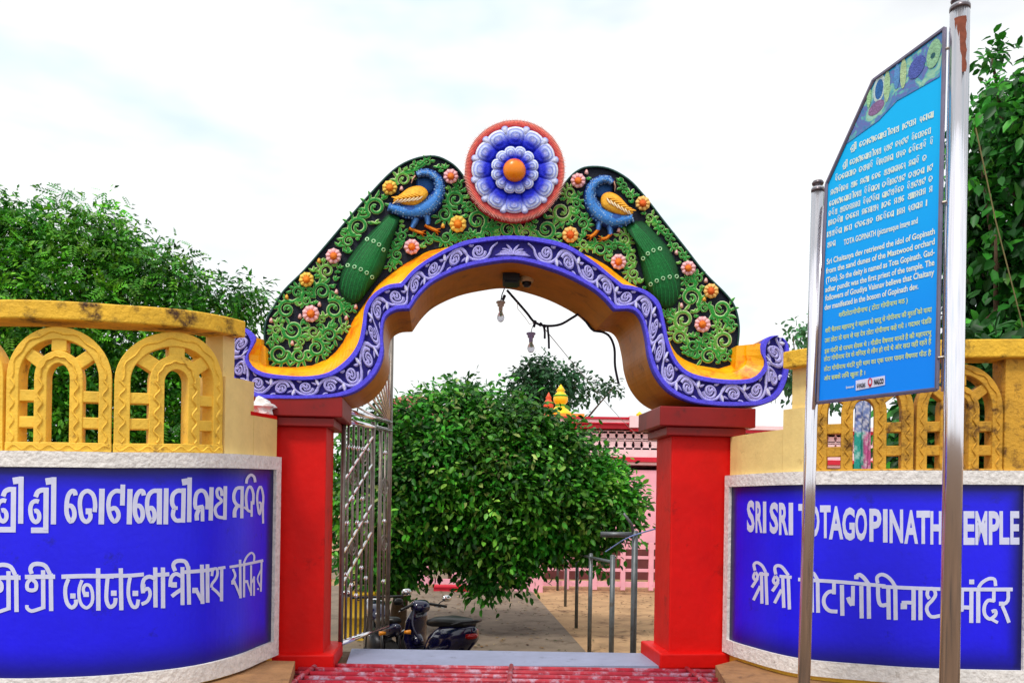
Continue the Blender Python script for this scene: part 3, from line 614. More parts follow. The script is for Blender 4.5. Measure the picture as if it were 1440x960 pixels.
mb = MB(); mb.lathe(fm(CX-.5, CY+.5, .085), [(r*.105, h*.075) for r, h in ((1.0, -.3), (1.03, 0), (.95, .35), (.8, .65), (.55, .88), (.28, .97), (0, 1))], 24, GN, lin('#f79010')); mb.c = [mixc('#e8480c', '#fcb41c', min(1, max(0, (v[2]-fm(CX, CY, 0)[2]+.10)/.18))) for v in mb.v]
mb.build('boss', M('orange_boss_paint', rough=.3, var=.1, ns=6, attr=False, col='#f58a12', stain=('#e24a0a', .5, 5)), medo, smooth=True)

# --- peacocks, flowers and vines on the tympanum
ft = lambda x, y, h: G(x, y, TO+h)
def crop(ox, oy, k, pts): return [(ox+x/k, oy+y/k) for x, y in pts]
FEET = '#ee8c1e'
def star_h(out, hgt):                          # height of a dome over an outline at any point
    out = np.array(out); c = out.mean(0); d = out-c; an = np.arctan2(d[:, 1], d[:, 0]); r = np.hypot(d[:, 0], d[:, 1]); o_ = np.argsort(an); an, r = an[o_], r[o_]
    def f(x, y):
        dx, dy = x-c[0], y-c[1]; q = math.hypot(dx, dy)/np.interp(math.atan2(dy, dx), an, r, period=2*PI); return hgt*math.sqrt(max(0, 1-q*q))
    return f
def peacock(C, tail, tailpath, neck, disc, wing, legs, feet, beak, bodyc, lab):
    mb = MB(); mb.dome(C(disc), .02, ft, '#17407e', '#2460a8', h0=.005)
    pts = smooth(C([p for p, r in neck]), 6); rs = smooth([(r, 0) for p, r in neck], 6)
    k = C([(1, 0)])[0][0]-C([(0, 0)])[0][0]
    b0 = len(mb.v); mb.strip(pts, [abs(r[0]*2*k) for r in rs], .10, ft, '#123a8e', '#3f86d8', h0=.004, prof=(0, .55, .85, 1, .85, .55, 0))
    for i in range(300):                       # feather scales
        q = random.random(); j = int(q*(len(pts)-1)); p = pts[j]; r = abs(rs[j][0]*k); u = random.uniform(-.85, .85)
        t = np.array(pts[min(j+1, len(pts)-1)])-np.array(pts[max(j-1, 0)]); t /= np.hypot(*t)+1e-9
        c = (p[0]-t[1]*u*r, p[1]+t[0]*u*r); mb.dome(ell(c[0], c[1], 1.9, n=7), .009, ft, '#0e2f7a', random.choice(['#7fb6ee', '#4f8ede', '#a8d0f6']), h0=.10*math.cos(u*1.2)-.006, rings=2)
    mb.dome(C(bodyc), .10, ft, '#16306e', '#2c5cae', h0=.003)
    o = mb.build('peacock', PAINT, gate, smooth=True, label=lab); BASE[o.name] = BASE[gate.name]
    mb = MB(); out = smooth(C(tail), 3, True); mb.dome(out, .13, ft, '#04301a', '#0a7230', rings=7); tp = smooth(C(tailpath), 8); th_ = star_h(out, .13)
    for off in (-.7, -.45, -.2, .05, .3, .55, .78):       # feather shafts
        q = []
        for i, p in enumerate(tp):
            t = tp[min(i+1, len(tp)-1)]-tp[max(0, i-1)]; t = t/(np.hypot(*t)+1e-9); wdt = 3+19*math.sin(min(1, i/len(tp)*.95+.05)*PI*.62)
            q.append((p[0]-t[1]*off*wdt, p[1]+t[0]*off*wdt))
        q = [p_ for p_ in q if th_(*p_) > .035]
        if len(q) > 4: mb.strip(q, 1.1, .0018, lambda x, y, h, th_=th_: ft(x, y, h+th_(x, y)), '#0a6a2e', '#1c8640', prof=(0, 1, 0))
    for fr_, cnt in ((.36, 4), (.66, 5)):                 # eye spots
        i = int(fr_*(len(tp)-1)); p = tp[i]; t = tp[i+1]-tp[i-1]; t /= np.hypot(*t)
        for j in range(cnt):
            u = (j/(cnt-1)-.5)*2; wdt = 3+17*math.sin(fr_*PI*.6)
            c = (p[0]-t[1]*u*wdt-t[0]*3*(1-u*u), p[1]+t[0]*u*wdt-t[1]*3*(1-u*u)); mb.strip([(c[0]+2.3*math.cos(a), c[1]+2.3*math.sin(a)) for a in np.linspace(0, 2*PI, 11)], 1.7, .012, lambda x, y, h: ft(x, y, h+th_(x, y)), '#8fcf98', '#c8efc0', prof=(0, 1, 0))
    mb.build('tail', PAINT, o, smooth=True)
    mb = MB(); wo = C(wing); so_ = smooth(wo, 3, True); mb.dome(so_, .05, ft, '#f0a01a', '#f8c848', h0=.07); wh_ = star_h(so_, .05); fw = lambda x, y, h: ft(x, y, .07+h+wh_(x, y))
    A, B = np.array(wo[0]), np.array(wo[len(wo)//2])
    for i in range(7):
        t = .16+.115*i; p0 = A*(1-t)+B*t
        for sgn in (-1, 1): leaflet(mb, fw, tuple(p0), math.atan2(*(A-B)[::-1])+sgn*.6, 11, 3.6, -sgn*.35, .012, '#e08c14', '#fdf0c8' if sgn*(1 if A[0] > B[0] else -1) > 0 else '#f9b83a', n=6)
    mb.build('wing', PAINT, o, smooth=True)
    for lg, ft_ in zip(legs, feet):
        mb = MB(); p = C(lg); mb.strip(smooth(p, 3), [12-5*i/(3*(len(p)-1)) for i in range(3*(len(p)-1)+1)], .07, ft, '#1f4ea0', '#4f8ad8', prof=(0, .7, 1, .7, 0))
        q = C(ft_); mb.strip(smooth(q, 3), 5.4, .06, ft, '#d86e10', FEET, prof=(0, .7, 1, .7, 0))
        e = np.array(q[-1]); m_ = np.array(q[len(q)//2]); dv = (e-m_)
        for a in (-.6, 0, .6):
            ca, sa = math.cos(a), math.sin(a); dd = np.array((dv[0]*ca-dv[1]*sa, dv[0]*sa+dv[1]*ca)); dd = dd/np.hypot(*dd)*8
            mb.strip([tuple(m_+dv*.6), tuple(m_+dv*.6+dd*.5), tuple(m_+dv*.6+dd)], [3.4, 2.8, 1.2], .05, ft, '#d86e10', FEET, prof=(0, 1, 0))
        mb.build('leg', PAINT, o, smooth=True)
    mb = MB(); mb.strip(C(beak), [4.5, 3.2, .8], .08, ft, '#c98a7a', '#f0b8a0', prof=(0, 1, 0)); mb.build('beak', PAINT, o)
LC = lambda p: crop(460, 220, 4, p); RC = lambda p: crop(800, 220, 3.2, p)
LT = [(345, 325), (290, 380), (200, 470), (125, 565), (78, 655), (68, 740), (92, 800), (140, 832), (185, 815), (220, 770), (270, 705), (310, 645), (340, 560), (372, 460), (402, 380), (408, 335)]
RT = [(250, 312), (290, 370), (312, 440), (330, 520), (348, 590), (382, 645), (430, 688), (468, 675), (494, 640), (506, 590), (498, 530), (478, 465), (440, 400), (390, 345), (330, 290)]
peacock(LC, LT, [(380, 330), (300, 450), (225, 570), (165, 690), (140, 800)], [((350, 285), 26), ((430, 305), 42), ((520, 300), 56), ((590, 265), 48), ((628, 200), 36), ((625, 140), 30), ((588, 102), 26), ((540, 92), 22), ((506, 104), 17)],
        [(x, y) for x, y in ell(555, 155, 56, n=18)], [(372, 246), (420, 206), (462, 176), (520, 165), (560, 188), (566, 220), (540, 250), (500, 276), (450, 277), (402, 262)],
        [[(500, 345), (492, 370), (478, 400)], [(556, 330), (564, 355), (566, 382)]], [[(462, 402), (500, 420), (540, 432)], [(550, 385), (585, 405), (622, 420)]], [(498, 108), (482, 128), (474, 152)], ell(470, 300, 90, 50, 16), 'left peacock facing the medallion with its dark green tail hanging to the lower left')
peacock(RC, RT, [(290, 310), (350, 400), (405, 500), (435, 590), (440, 670)], [((285, 275), 22), ((235, 285), 36), ((180, 278), 46), ((125, 245), 40), ((97, 195), 30), ((100, 145), 26), ((132, 112), 22), ((170, 103), 19), ((196, 118), 14)],
        [(x, y) for x, y in ell(152, 142, 46, n=18)], [(290, 255), (262, 218), (222, 176), (182, 160), (150, 174), (144, 208), (156, 232), (192, 252), (240, 266)],
        [[(140, 285), (136, 305), (132, 330)], [(180, 300), (185, 325), (187, 350)]], [[(135, 325), (115, 350), (95, 362)], [(192, 345), (168, 368), (145, 370)]], [(200, 112), (207, 132), (206, 158)], ell(210, 280, 72, 42, 16), 'right peacock facing the medallion with its dark green tail hanging to the lower right')
FLW = [(548, 264, 10.5, 'y'), (634, 248, 10.5, 'p'), (644, 315, 12, 'y'), (579, 347, 11, 'p'), (469, 360, 11, 'p'), (431, 393, 10.5, 'y'), (437, 441, 12, 'p'),
       (813, 254, 10.5, 'p'), (904, 286, 10.5, 'o'), (802, 330, 11.5, 'o'), (870, 368, 11, 'p'), (968, 377, 10.5, 'p'), (1000, 409, 10.5, 'o'), (988, 456, 11.5, 'p')]
for x, y, r, kk in FLW:
    mb = MB(); pc, pt, cc = {'y': ('#d9921a', '#f8d460', '#ee8a14'), 'p': ('#e0566a', '#fbd0d2', '#f08020'), 'o': ('#e58a2a', '#f9cf7c', '#e8661a')}[kk]
    mb.dome(ell(x, y, r*.97, n=22), .02, ft, mixc(pt, pc, .55), pc, h0=.03)
    for i in range(9):
        a = 2*PI*i/9+x; o_ = smooth([(x+r*(.35*math.cos(a-.3)), y+r*.35*math.sin(a-.3)), (x+r*.8*math.cos(a-.4), y+r*.8*math.sin(a-.4)), (x+r*1.05*math.cos(a), y+r*1.05*math.sin(a)), (x+r*.8*math.cos(a+.4), y+r*.8*math.sin(a+.4)), (x+r*.35*math.cos(a+.3), y+r*.35*math.sin(a+.3))], 2, True)
        mb.dome(o_, .028, ft, pt, mixc(pt, pc, .35), h0=.035, rings=3)
    o = mb.build('flower', PAINT, gate, smooth=True); BASE[o.name] = BASE[gate.name]
    mb = MB(); mb.dome(ell(x, y, r*.5, n=14), .045, ft, mixc(cc, '#c03a10', .5), cc, h0=.05); mb.build('flower_centre', PAINT, o, smooth=True)
# vine scrolls fill the rest
poly = np.array(outl); avoid = [np.array(smooth(LC(LT), 2, True)), np.array(smooth(RC(RT), 2, True)), np.array(LC([(330, 260), (420, 200), (480, 165), (480, 90), (540, 60), (620, 75), (668, 140), (665, 230), (610, 310), (640, 430), (560, 440), (440, 410), (440, 350), (360, 330)])), np.array(RC([(310, 260), (225, 160), (205, 90), (140, 75), (75, 120), (60, 200), (100, 280), (80, 370), (190, 390), (220, 310), (300, 300)]))]
circs = []
def okc(x, y, r):
    if math.hypot(x-CX, y-CY) < 72+r*.9: return False
    for fx, fy, fr_, _ in FLW:
        if math.hypot(x-fx, y-fy) < fr_+r*.92: return False
    return all(math.hypot(x-c[0], y-c[1]) > (r+c[2])*.93 for c in circs)
xs, ys = (372, 1040), (220, 518); bnd = low
for r, tries in ((16, 900), (14, 1200), (12, 1800), (10, 2500), (8, 3000), (6.4, 4000), (5, 5000), (3.8, 6000), (2.8, 6000)):
    cand = np.stack([rng.uniform(*xs, tries), rng.uniform(*ys, tries)], 1); d, i_ = seg_dist(cand, poly); ok_ = i_ & (d > r*.92+(2.4 if r > 5.5 else 3.4))
    for a in avoid: d, i_ = seg_dist(cand, a); ok_ &= ~i_ & (d > r*.9)
    for x, y in cand[ok_]:
        if okc(x, y, r): circs.append((x, y, r))
mbv = MB(); mbb = MB(); GRN = [('#d4ecb0', '#2f9c36'), ('#bfe29a', '#239038'), ('#e4ecb8', '#62ac40'), ('#a8d890', '#1c8432')]
for i, (x, y, r) in enumerate(circs):
    ce, cm = random.choice(GRN); sg = random.choice((-1, 1))
    if r > 5.5:
        big = sorted([(math.hypot(x-c[0], y-c[1]), c) for j, c in enumerate(circs) if j != i and c[2] > 7])[:1]
        a0 = math.atan2(big[0][1][1]-y, big[0][1][0]-x) if big else random.uniform(0, 6)
        scroll(mbv, ft, x, y, r*.88, a0, sg, 1.4, r*.37+1.2, .028, ce, cm, n=22)
        if big and big[0][0] < 42:
            c = big[0][1]; m_ = ((x+c[0])/2+random.uniform(-3, 3), (y+c[1])/2+random.uniform(-3, 3))
            st = smooth([(c[0]+c[2]*.85*math.cos(a0+PI-.9), c[1]+c[2]*.85*math.sin(a0+PI-.9)), m_, (x+r*.88*math.cos(a0), y+r*.88*math.sin(a0)), (x+r*.88*math.cos(a0+sg*.5), y+r*.88*math.sin(a0+sg*.5))], 4)
            mbv.strip(st, 5, .026, ft, ce, cm)
        for q in range(6 if r > 9 else 4):     # acanthus leaflets springing off the curl
            a = a0+sg*(.5+q*(.62 if r > 9 else .9)); leaflet(mbv, ft, (x+r*.86*math.cos(a), y+r*.86*math.sin(a)), a+sg*.9, r*.62+3.0, 5.2, -sg*.9, .026, ce, cm, n=5)
        leaflet(mbv, ft, (x, y), a0+1, r*.45, 3.6, sg*1.2, .04, ce, cm, n=4)
    elif random.random() < .16:
        pk = random.random() < .75; mbb = MB(); mbb.dome(smooth([(x-2.8, y+2), (x-1.8, y-3), (x+.5, y-5), (x+2.6, y-2), (x+2.4, y+2.6)], 2, True), .05, ft, '#d98a86' if pk else '#e39324', '#fbd3cf' if pk else '#fbc65a'); mbb.build('bud', PAINT, tymp, smooth=True)
    else:
        for q in range(3): leaflet(mbv, ft, (x, y+r*.6), -PI/2+(q-1)*.9+random.uniform(-.4, .4), r*1.7, 4.4, random.uniform(-.9, .9), .032, ce, cm, n=5)
mbv.build('vine_scrolls', PAINT, tymp, smooth=True); 
# raised rim along the back plate's top edge
mb = MB(); mb.strip(smooth(TOPL, 4), 3.0, .03, ft, '#16324e', '#1f4a3a'); mb.strip(smooth(TOPR, 4), 3.0, .03, ft, '#16324e', '#1f4a3a'); mb.build('plate_rim', PAINT, tymp)

# ------------------------------------------------------------------ threshold, cattle grid, stone aprons
def pt(px, py, z): return PZ(px, py, z)
a = [pt(486, 936, ZF), pt(934, 936, ZF), Vector((pt(928, 916, ZF).x, 8.309, ZF)), Vector((pt(490, 916, ZF).x, 8.309, ZF))]
mb = MB(); mb.slab([v+Vector((0, 0, .004)) for v in a], [v-Vector((0, 0, .12)) for v in a]); o = mb.build('threshold_slab', SLATE); tag(o, 'smooth grey lilac threshold slab lying between the two red pillars', 'slab')
gx0, gx1 = pt(414, 948, ZF).x, pt(1012, 948, ZF).x; gy1 = pt(700, 938, ZF).y
grid = thing('cattle_grid', ((gx0+gx1)/2, gy1-.5, ZF), 'red painted pipe cattle grid set in the ground before the gateway threshold', 'grid')
mb = MB(); mb.add([(gx0-.05, gy1-1.6, ZF-.026), (gx1+.05, gy1-1.6, ZF-.026), (gx1+.05, gy1, ZF-.026), (gx0-.05, gy1, ZF-.026)], [(0, 1, 2, 3)]); mb.build('pit_floor', M('grid_floor_paint', '#9c7f98', rough=.7, var=.4, ns=6, stain=('#4a2a38', .5, 4)), grid)
for i in range(9):
    mb = MB(); y = gy1-.05-i*.175; mb.tube([(gx0-.02*i, y, ZF), (gx1+.02*i, y, ZF)], .026, 10); mb.build('bar', PIPE, grid, smooth=True)
for px in (437, 719, 968):
    p = pt(px, 945, ZF); q = Vector((p.x*1.0+(.10 if px > 719 else -.04), gy1-1.55, ZF)); mb = MB(); mb.tube([(p.x, gy1-.01, ZF+.022), (q.x, q.y, ZF+.022)], .022, 8); mb.build('cross_bar', PIPE, grid, smooth=True)
for nm, pts, lb in (('stone_apron', [(415, 929), (398, 985), (200, 990), (100, 975), (260, 955), (372, 928)], 'brown stone apron at the foot of the left blue wall'), ('stone_apron', [(1006, 935), (1040, 990), (1330, 1000), (1330, 975), (1130, 952), (1044, 925)], 'brown stone apron at the foot of the right blue wall')):
    z = ZF+.12 if pts[0][0] < 700 else ZF+.10; f = [pt(x, y, z) for x, y in pts]; mb = MB(); mb.slab(f, [v-Vector((0, 0, .3)) for v in f]); o = mb.build(nm, STONE); tag(o, lb, 'stone', 'stone aprons beside the cattle grid')
o = None
p = WL.at(.06, 2.03, -.12); mb = MB(); bm = bmesh.new(); bmesh.ops.create_icosphere(bm, subdivisions=3, radius=.085)
vs = []
for v in bm.verts:
    c = v.co; k = 1+.28*math.sin(c.x*60+c.z*37)*math.cos(c.y*50)+.2*math.sin(c.z*80+1); vs.append((p[0]+c.x*k*1.25, p[1]+c.y*k, p[2]+.075+c.z*k*.85))
mb.add(vs, [tuple(v.index for v in f.verts) for f in bm.faces]); bm.free(); tag(mb.build('crumpled_bag', CLOTHW), 'crumpled white bag lying on the red capped wall end beside the left pillar', 'bag')

# ------------------------------------------------------------------ open steel gate leaf
g0, g1 = Vector((-1.70, 8.0, -.08)), Vector((-1.415, 9.17, -.08))
gl = thing('steel_gate', g0, 'open steel gate leaf with slanting bars and a sunburst top behind the left pillar', 'gate')
dg = (g1-g0); HT = 2.26
def gp(a, z): return g0+dg*a+Vector((0, 0, z))
def bar(name, pts, r, m=STEEL, seg=8): mb = MB(); mb.tube(pts, r, seg); return mb.build(name, m, gl, smooth=True)
for a in (0.0, .60, 1.0): bar('stile', [gp(a, .0), gp(a, HT+.06 if a < 1 else 3.55)], .026, RUSTY)
bar('stile', [gp(.78, .0), gp(.78, HT)], .022, RUSTY)
for z in (.02, HT, HT+.10): bar('rail', [gp(0, z), gp(1, z)], .028)
for a in (.09, .19, .29, .39, .49, .89):
    q = bar('baluster', [gp(a, .02), gp(a, HT)], .014, RUSTY)
    for z in (.45+.4*(a*7 % 1), 1.0+.5*(a*5 % 1), 2.0): mb = MB(); mb.lathe(gp(a, z), [(.014, -.025), (.024, 0), (.014, .025)], 10); mb.build('collar', STEEL, q, smooth=True)
for z in (.62, .92, 1.36, 1.66): mb = MB(); mb.tube([gp(.02, z), gp(.58, z+.48)], .032, 6, flat=.4); mb.build('slanting_bar', CHROME, gl)
for a, z in ((.2, .98), (.42, 1.18), (.2, 1.70), (.42, 1.92), (.89, .98), (.89, 1.62)):
    mb = MB()
    for r in (.09, .045): mb.tube([gp(a+r/1.2*math.cos(t), z+r*math.sin(t)) for t in np.linspace(0, 2*PI, 20)], .008, 6)
    mb.build('ring_ornament', RUSTY, gl, smooth=True)
c = gp(1, HT+.08)
for i in range(9):
    t = (i+.6)/9.6*PI/2; L = 1.22; e = c-dg.normalized()*L*math.cos(t)+Vector((0, 0, L*math.sin(t)))
    mb = MB(); mb.tube([c, e], .013, 6); mb.build('sunburst_ray', STEEL, gl, smooth=True)
mb = MB(); mb.tube([c-dg.normalized()*1.22*math.cos(t)+Vector((0, 0, 1.22*math.sin(t))) for t in np.linspace(0, PI/2, 16)], .018, 6); mb.build('sunburst_rim', STEEL, gl, smooth=True)

# ------------------------------------------------------------------ under the arch: camera, fixture, bulbs, cable
YB = 8.42
cp = Vector((P(741, 389, 7.95).x, 7.95, 3.555)); sc1 = thing('dome_camera', cp, 'small white dome camera fixed under the middle of the arch', 'camera')
mb = MB(); mb.lathe(cp+Vector((0, 0, .085)), [(.07, 0), (.075, -.03), (.06, -.06)], 20); mb.build('housing', M('aged_ivory_plastic', '#b89a6a', rough=.5), sc1, smooth=True)
mb = MB(); mb.lathe(cp+Vector((0, 0, .025)), [(.048, 0), (.045, -.025), (.03, -.045), (0, -.052)], 16); mb.build('lens_dome', BLACK, sc1, smooth=True)
cp = Vector((P(719, 388, 7.95).x, 7.95, 3.555)); fx = thing('black_fixture', cp, 'black box light fixture fixed under the arch next to the small dome camera', 'fixture')
mb = MB(); mb.box(cp+Vector((0, 0, .07)), (.17, .24, .12)); mb.build('box_body', BLACK, fx)
mb = MB(); mb.box(cp+Vector((0, 0, .0)), (.13, .2, .016)); mb.build('lens_plate', DARK, fx)
BULB = M('bulb_glass', '#d8d8e0', rough=.08, var=.05)
BULB.node_tree.nodes['Principled BSDF'].inputs['Transmission Weight'].default_value = .75
def bulb(px, py0, py1, py2, lb, sock):
    top, mid_, bot = P(px, py0, YB), P(px, py1, YB), P(px, py2, YB)
    t = thing('light_bulb', bot, lb, 'light bulb', 'bare bulbs hanging under the arch'); L = mid_.z-bot.z
    mb = MB(); mb.lathe(bot, [(0.001, 0), (.022, .008), (.036, .028), (.040, .05), (.034, .075), (.02, L*.9), (.019, L)], 18); mb.build('globe', BULB, t, smooth=True)
    mb = MB(); S = top.z-mid_.z; mb.lathe(mid_, [(.020, 0), (.022, S*.3), (.022, S*.45), (.034, S*.5), (.036, S*.75), (.05, S*.85), (.048, S)], 16); mb.build('socket', sock, t, smooth=True)
    return t
IVORY = M('ivory_plastic', '#cfc8ba', rough=.4)
tb = bulb(704, 424, 437, 453, 'upper bare bulb in an ivory socket just left of the arch apex', IVORY)
mb = MB(); mb.tube([P(704, 424, YB), P(706, 414, YB), P(710, 404, 8.4)], .006, 6); mb.build('cord', CABLE, tb); mb = MB(); mb.tube([P(707, 422, YB-.02), P(710, 415, YB-.02)], .016, 8); mb.build('clip', CABLE, tb)
tb = bulb(746.5, 468, 481, 496, 'lower bare bulb with a lilac socket hanging from the dark tied cable', M('lilac_plastic', '#9a92b8', rough=.4))
mb = MB(); mb.tube([P(746.5, 469, YB), P(748, 462, YB), P(751, 454, YB)], .004, 6); mb.build('cord', CABLE, tb)
cb = thing('tied_cable', P(770, 458, YB), 'dark tied cable swagged below the arch and running down its rear right edge', 'cable')
mb = MB(); mb.tube([Vector(q) for q in (lambda pts: [P(x, y, YB+.03) for x, y in smooth(pts, 5)])([(713, 408), (728, 425), (741, 440), (752, 453), (768, 458), (788, 456), (806, 446), (815, 442), (824, 452), (834, 464), (848, 467), (858, 474), (864, 490), (865, 515), (870, 540)])], .013, 8); mb.build('main_cable', CABLE, cb, smooth=True)
mb = MB()
for x0, y0, x1, y1 in ((765, 459, 766, 476), (770, 459, 772, 490), (752, 451, 751, 460)): mb.tube([P(x0, y0, YB), P((x0+x1)/2+.6, (y0+y1)/2, YB), P(x1, y1, YB)], .012, 6)
mb.build('loose_end', CABLE, cb); mb = MB()
for x, y in ((752, 453), (766, 459), (760, 456)): mb.tube([P(x-1.5, y-1, YB+.02), P(x+1.5, y+1, YB+.02)], .022, 8)
mb.build('tie', CABLE, cb)
mb = MB(); mb.tube([P(727, 424, YB+.01), P(728, 434, YB), P(738, 446, YB), P(745, 456, YB), P(752, 453, YB)], .003, 5); mb.build('thin_lead', IVORY, cb)
mb = MB(); A_, B_ = P(760, 455, YB+.1), P(938, 632, 31)
mb.tube([A_.lerp(B_, t)+Vector((0, 0, -.35*math.sin(PI*t))) for t in np.linspace(0, 1, 14)], .005, 5); tag(mb.build('overhead_wire', M('pale_wire', '#8f9096', rough=.6)), 'thin pale wire slanting from the arch cable down to the pink temple', 'wire')

# ------------------------------------------------------------------ pipe railing in the yard
pf = thing('pipe_railing', (1.62, 16, ZG), 'tall grey pipe railing running back along the right edge of the path', 'railing')
PX = 1.62
for y, top in ((10.45, 1.02), (12.7, .55), (16.2, .35), (19.5, .2), (23.5, .15), (27.5, .1)):
    mb = MB(); mb.tube([(PX, y, ZG), (PX, y, top)], .043, 10); mb.lathe((PX, y, top), [(.043, -.01), (.042, .01), (.02, .02)], 10); mb.build('post', GALV, pf, smooth=True)
mb = MB(); mb.tube([(PX, 10.45, .98), (PX-.45, 10.45, .98)], .036, 8); mb.tube([(PX, 10.45, .9), (PX-.05, 10.42, 1.12), (PX-.16, 10.4, 1.26)], .02, 6); mb.build('top_bar', GALV, pf, smooth=True)
mb = MB(); mb.tube([(PX, 12.7, .45), (PX, 16.2, .28), (PX, 19.5, .13), (PX, 27.5, .05)], .028, 8); mb.build('rail', GALV, pf, smooth=True)
mb = MB(); q = [P(930, 741, 9.4), P(905, 748, 10.38), P(880, 757, 10.38), P(852, 775, 11)]; mb.tube(smooth(q, 5), .009, 6); tag(mb.build('blue_rope', M('blue_rope_plastic', '#8aa0e0', rough=.6)), 'pale blue rope tied round the nearest railing post and stretched to the right pillar', 'rope')

# ------------------------------------------------------------------ pink temple
TY = 32.0
tm = thing('temple', (12, TY, ZG), 'long pink temple hall with crimson bands, pierced parapet and yellow kalash finials behind the gateway', 'temple')
def tz(px, py): return P(px, py, TY).z
def tx(px): return P(px, 640, TY).x
X0, X1 = tx(600), tx(1240)
mb = MB(); mb.box(((X0+X1)/2, TY+4, (ZG+tz(860, 660))/2), (X1-X0, 8, tz(860, 660)-ZG)); mb.build('wall', PINK, tm)
mb = MB(); mb.box(((X0+X1)/2, TY-.06, ZG+.75), (X1-X0, .12, 1.5)); mb.build('base_band', M('dark_maroon_plinth', '#6a3434', rough=.8, var=.4, ns=1.5), tm)
def trim(name, y0, y1, out, m, xa=X0, xb=X1, dep=8.0):
    z0, z1 = tz(870, y1), tz(870, y0); mb = MB(); mb.box(((xa+xb)/2, TY+dep/2-out/2, (z0+z1)/2), (xb-xa, dep+out, z1-z0)); return mb.build(name, m, tm)
xm = tx(884)
trim('crimson_band', 642.5, 649, .22, CRIM); trim('pale_band', 649.3, 653, .12, PALEP); trim('pale_band', 632, 642.2, .10, PALEP)
trim('cornice', 587.5, 590.5, .40, CRIM, X0, xm); trim('cornice', 591, 595, .34, PALEP, X0, xm); trim('cornice', 595.3, 597, .40, CRIM, X0, xm); trim('cornice', 597.3, 603, .28, CRIM, X0, xm, 7.5)
trim('cornice', 596.5, 602, .30, PALEP, xm+.02, X1); trim('cornice', 602.3, 606, .24, CRIM, xm+.02, X1)
trim('corner_block', 586, 602, .5, PALEP, xm-.05, xm+.32, 1.0)
z0, z1 = tz(870, 631.6), tz(870, 606.3)
mb = MB(); nP = 54; wP = (X1-X0)/nP; th = .2
for r in range(3): mb.box(((X0+X1)/2, TY+.1, (z0+.02, (z0+z1)/2+.03, z1-.03)[r]), (X1-X0, th, .11))
for i in range(nP+1):
    for za, zb in ((z0, (z0+z1)/2), ((z0+z1)/2+.05, z1)):
        x = X0+i*wP; mb.add([(x+sx*w_, TY+yy, zz) for yy in (0, th) for sx, w_, zz in ((-1, wP*.44, za), (1, wP*.44, za), (1, wP*.30, (za+zb)/2), (1, wP*.44, zb), (-1, wP*.44, zb), (-1, wP*.30, (za+zb)/2))], [(0, 1, 2, 3, 4, 5), (11, 10, 9, 8, 7, 6), (1, 7, 8, 2), (2, 8, 9, 3), (5, 11, 6, 0), (4, 10, 11, 5)])
mb.build('pierced_parapet', PALEP, tm)
mb = MB(); mb.box(((X0+X1)/2, TY+1.6, (z0+z1)/2), (X1-X0, .2, z1-z0)); mb.build('inner_parapet', M('blue_grey_wall', '#8c94ae', rough=.8), tm)
YK = M('yellow_kalash_paint', '#ffd21a', rough=.4, var=.1, ns=2); GK_ = M('green_kalash_paint', '#3fae2c', rough=.5); RK_ = M('orange_red_paint', '#e5562a', rough=.5)
def kal(px, py_b, py_t, wpx, Y, name, m, bandm):
    b, t = P(px, py_b, Y), P(px, py_t, Y); h = t.z-b.z; r = wpx/2/F*Y
    mb = MB(); mb.lathe(b, [(r*1.7, 0), (r*1.6, h*.07), (r*1.2, h*.14), (r*.85, h*.24), (r*.62, h*.30), (r*.60, h*.34), (r*.9, h*.42), (r*1.0, h*.52), (r*.92, h*.62), (r*.6, h*.72), (r*.45, h*.76), (r*.62, h*.80), (r*.35, h*.88), (r*.14, h*.96), (0, h)], 20); f = mb.build(name, m, tm, smooth=True)
    mb = MB(); mb.lathe(b+Vector((0, 0, h*.29)), [(r*.70, 0), (r*.74, h*.025), (r*.70, h*.05)], 20); mb.lathe(b+Vector((0, 0, h*.60)), [(r*.98, 0), (r*.99, h*.03), (r*.9, h*.05)], 20); mb.build('painted_ring', bandm, f, smooth=True)
kal(788, 584, 540, 21, 33.4, 'kalash_finial', YK, GK_); kal(771, 592, 551, 14, 32.9, 'kalash_finial', RK_, GK_); kal(899, 602, 578, 18, 33.0, 'kalash_finial', YK, RK_)
mb = MB(); b = P(795, 584, 33.4); mb.box((b.x, b.y, b.z-.06), (1.5, 1.2, .16)); mb.box((b.x+.1, b.y, b.z-.2), (2.2, 1.5, .14)); mb.build('finial_base', M('amber_step_paint', '#f2a03a', rough=.5), tm)
# low pink concrete railing in front of the temple
rl = thing('concrete_railing', (4, 27.6, ZG), 'low pink concrete railing with three bars in front of the temple', 'railing'); RY = 27.8
rz = [P(870, y, RY).z for y in (768, 783, 801, 821)]
xa, xb = P(560, 790, RY).x, P(1080, 790, RY).x
for z, hh in zip(rz, (.16, .10, .10, .18)): mb = MB(); mb.box(((xa+xb)/2, RY, z), (xb-xa, .12, hh)); mb.build('rail', PINK, rl)
x = xa
while x < xb: mb = MB(); mb.box((x, RY-.01, (ZG+rz[0])/2+.1), (.16, .16, rz[0]-ZG+.1)); mb.build('post', PINK, rl); x += .98
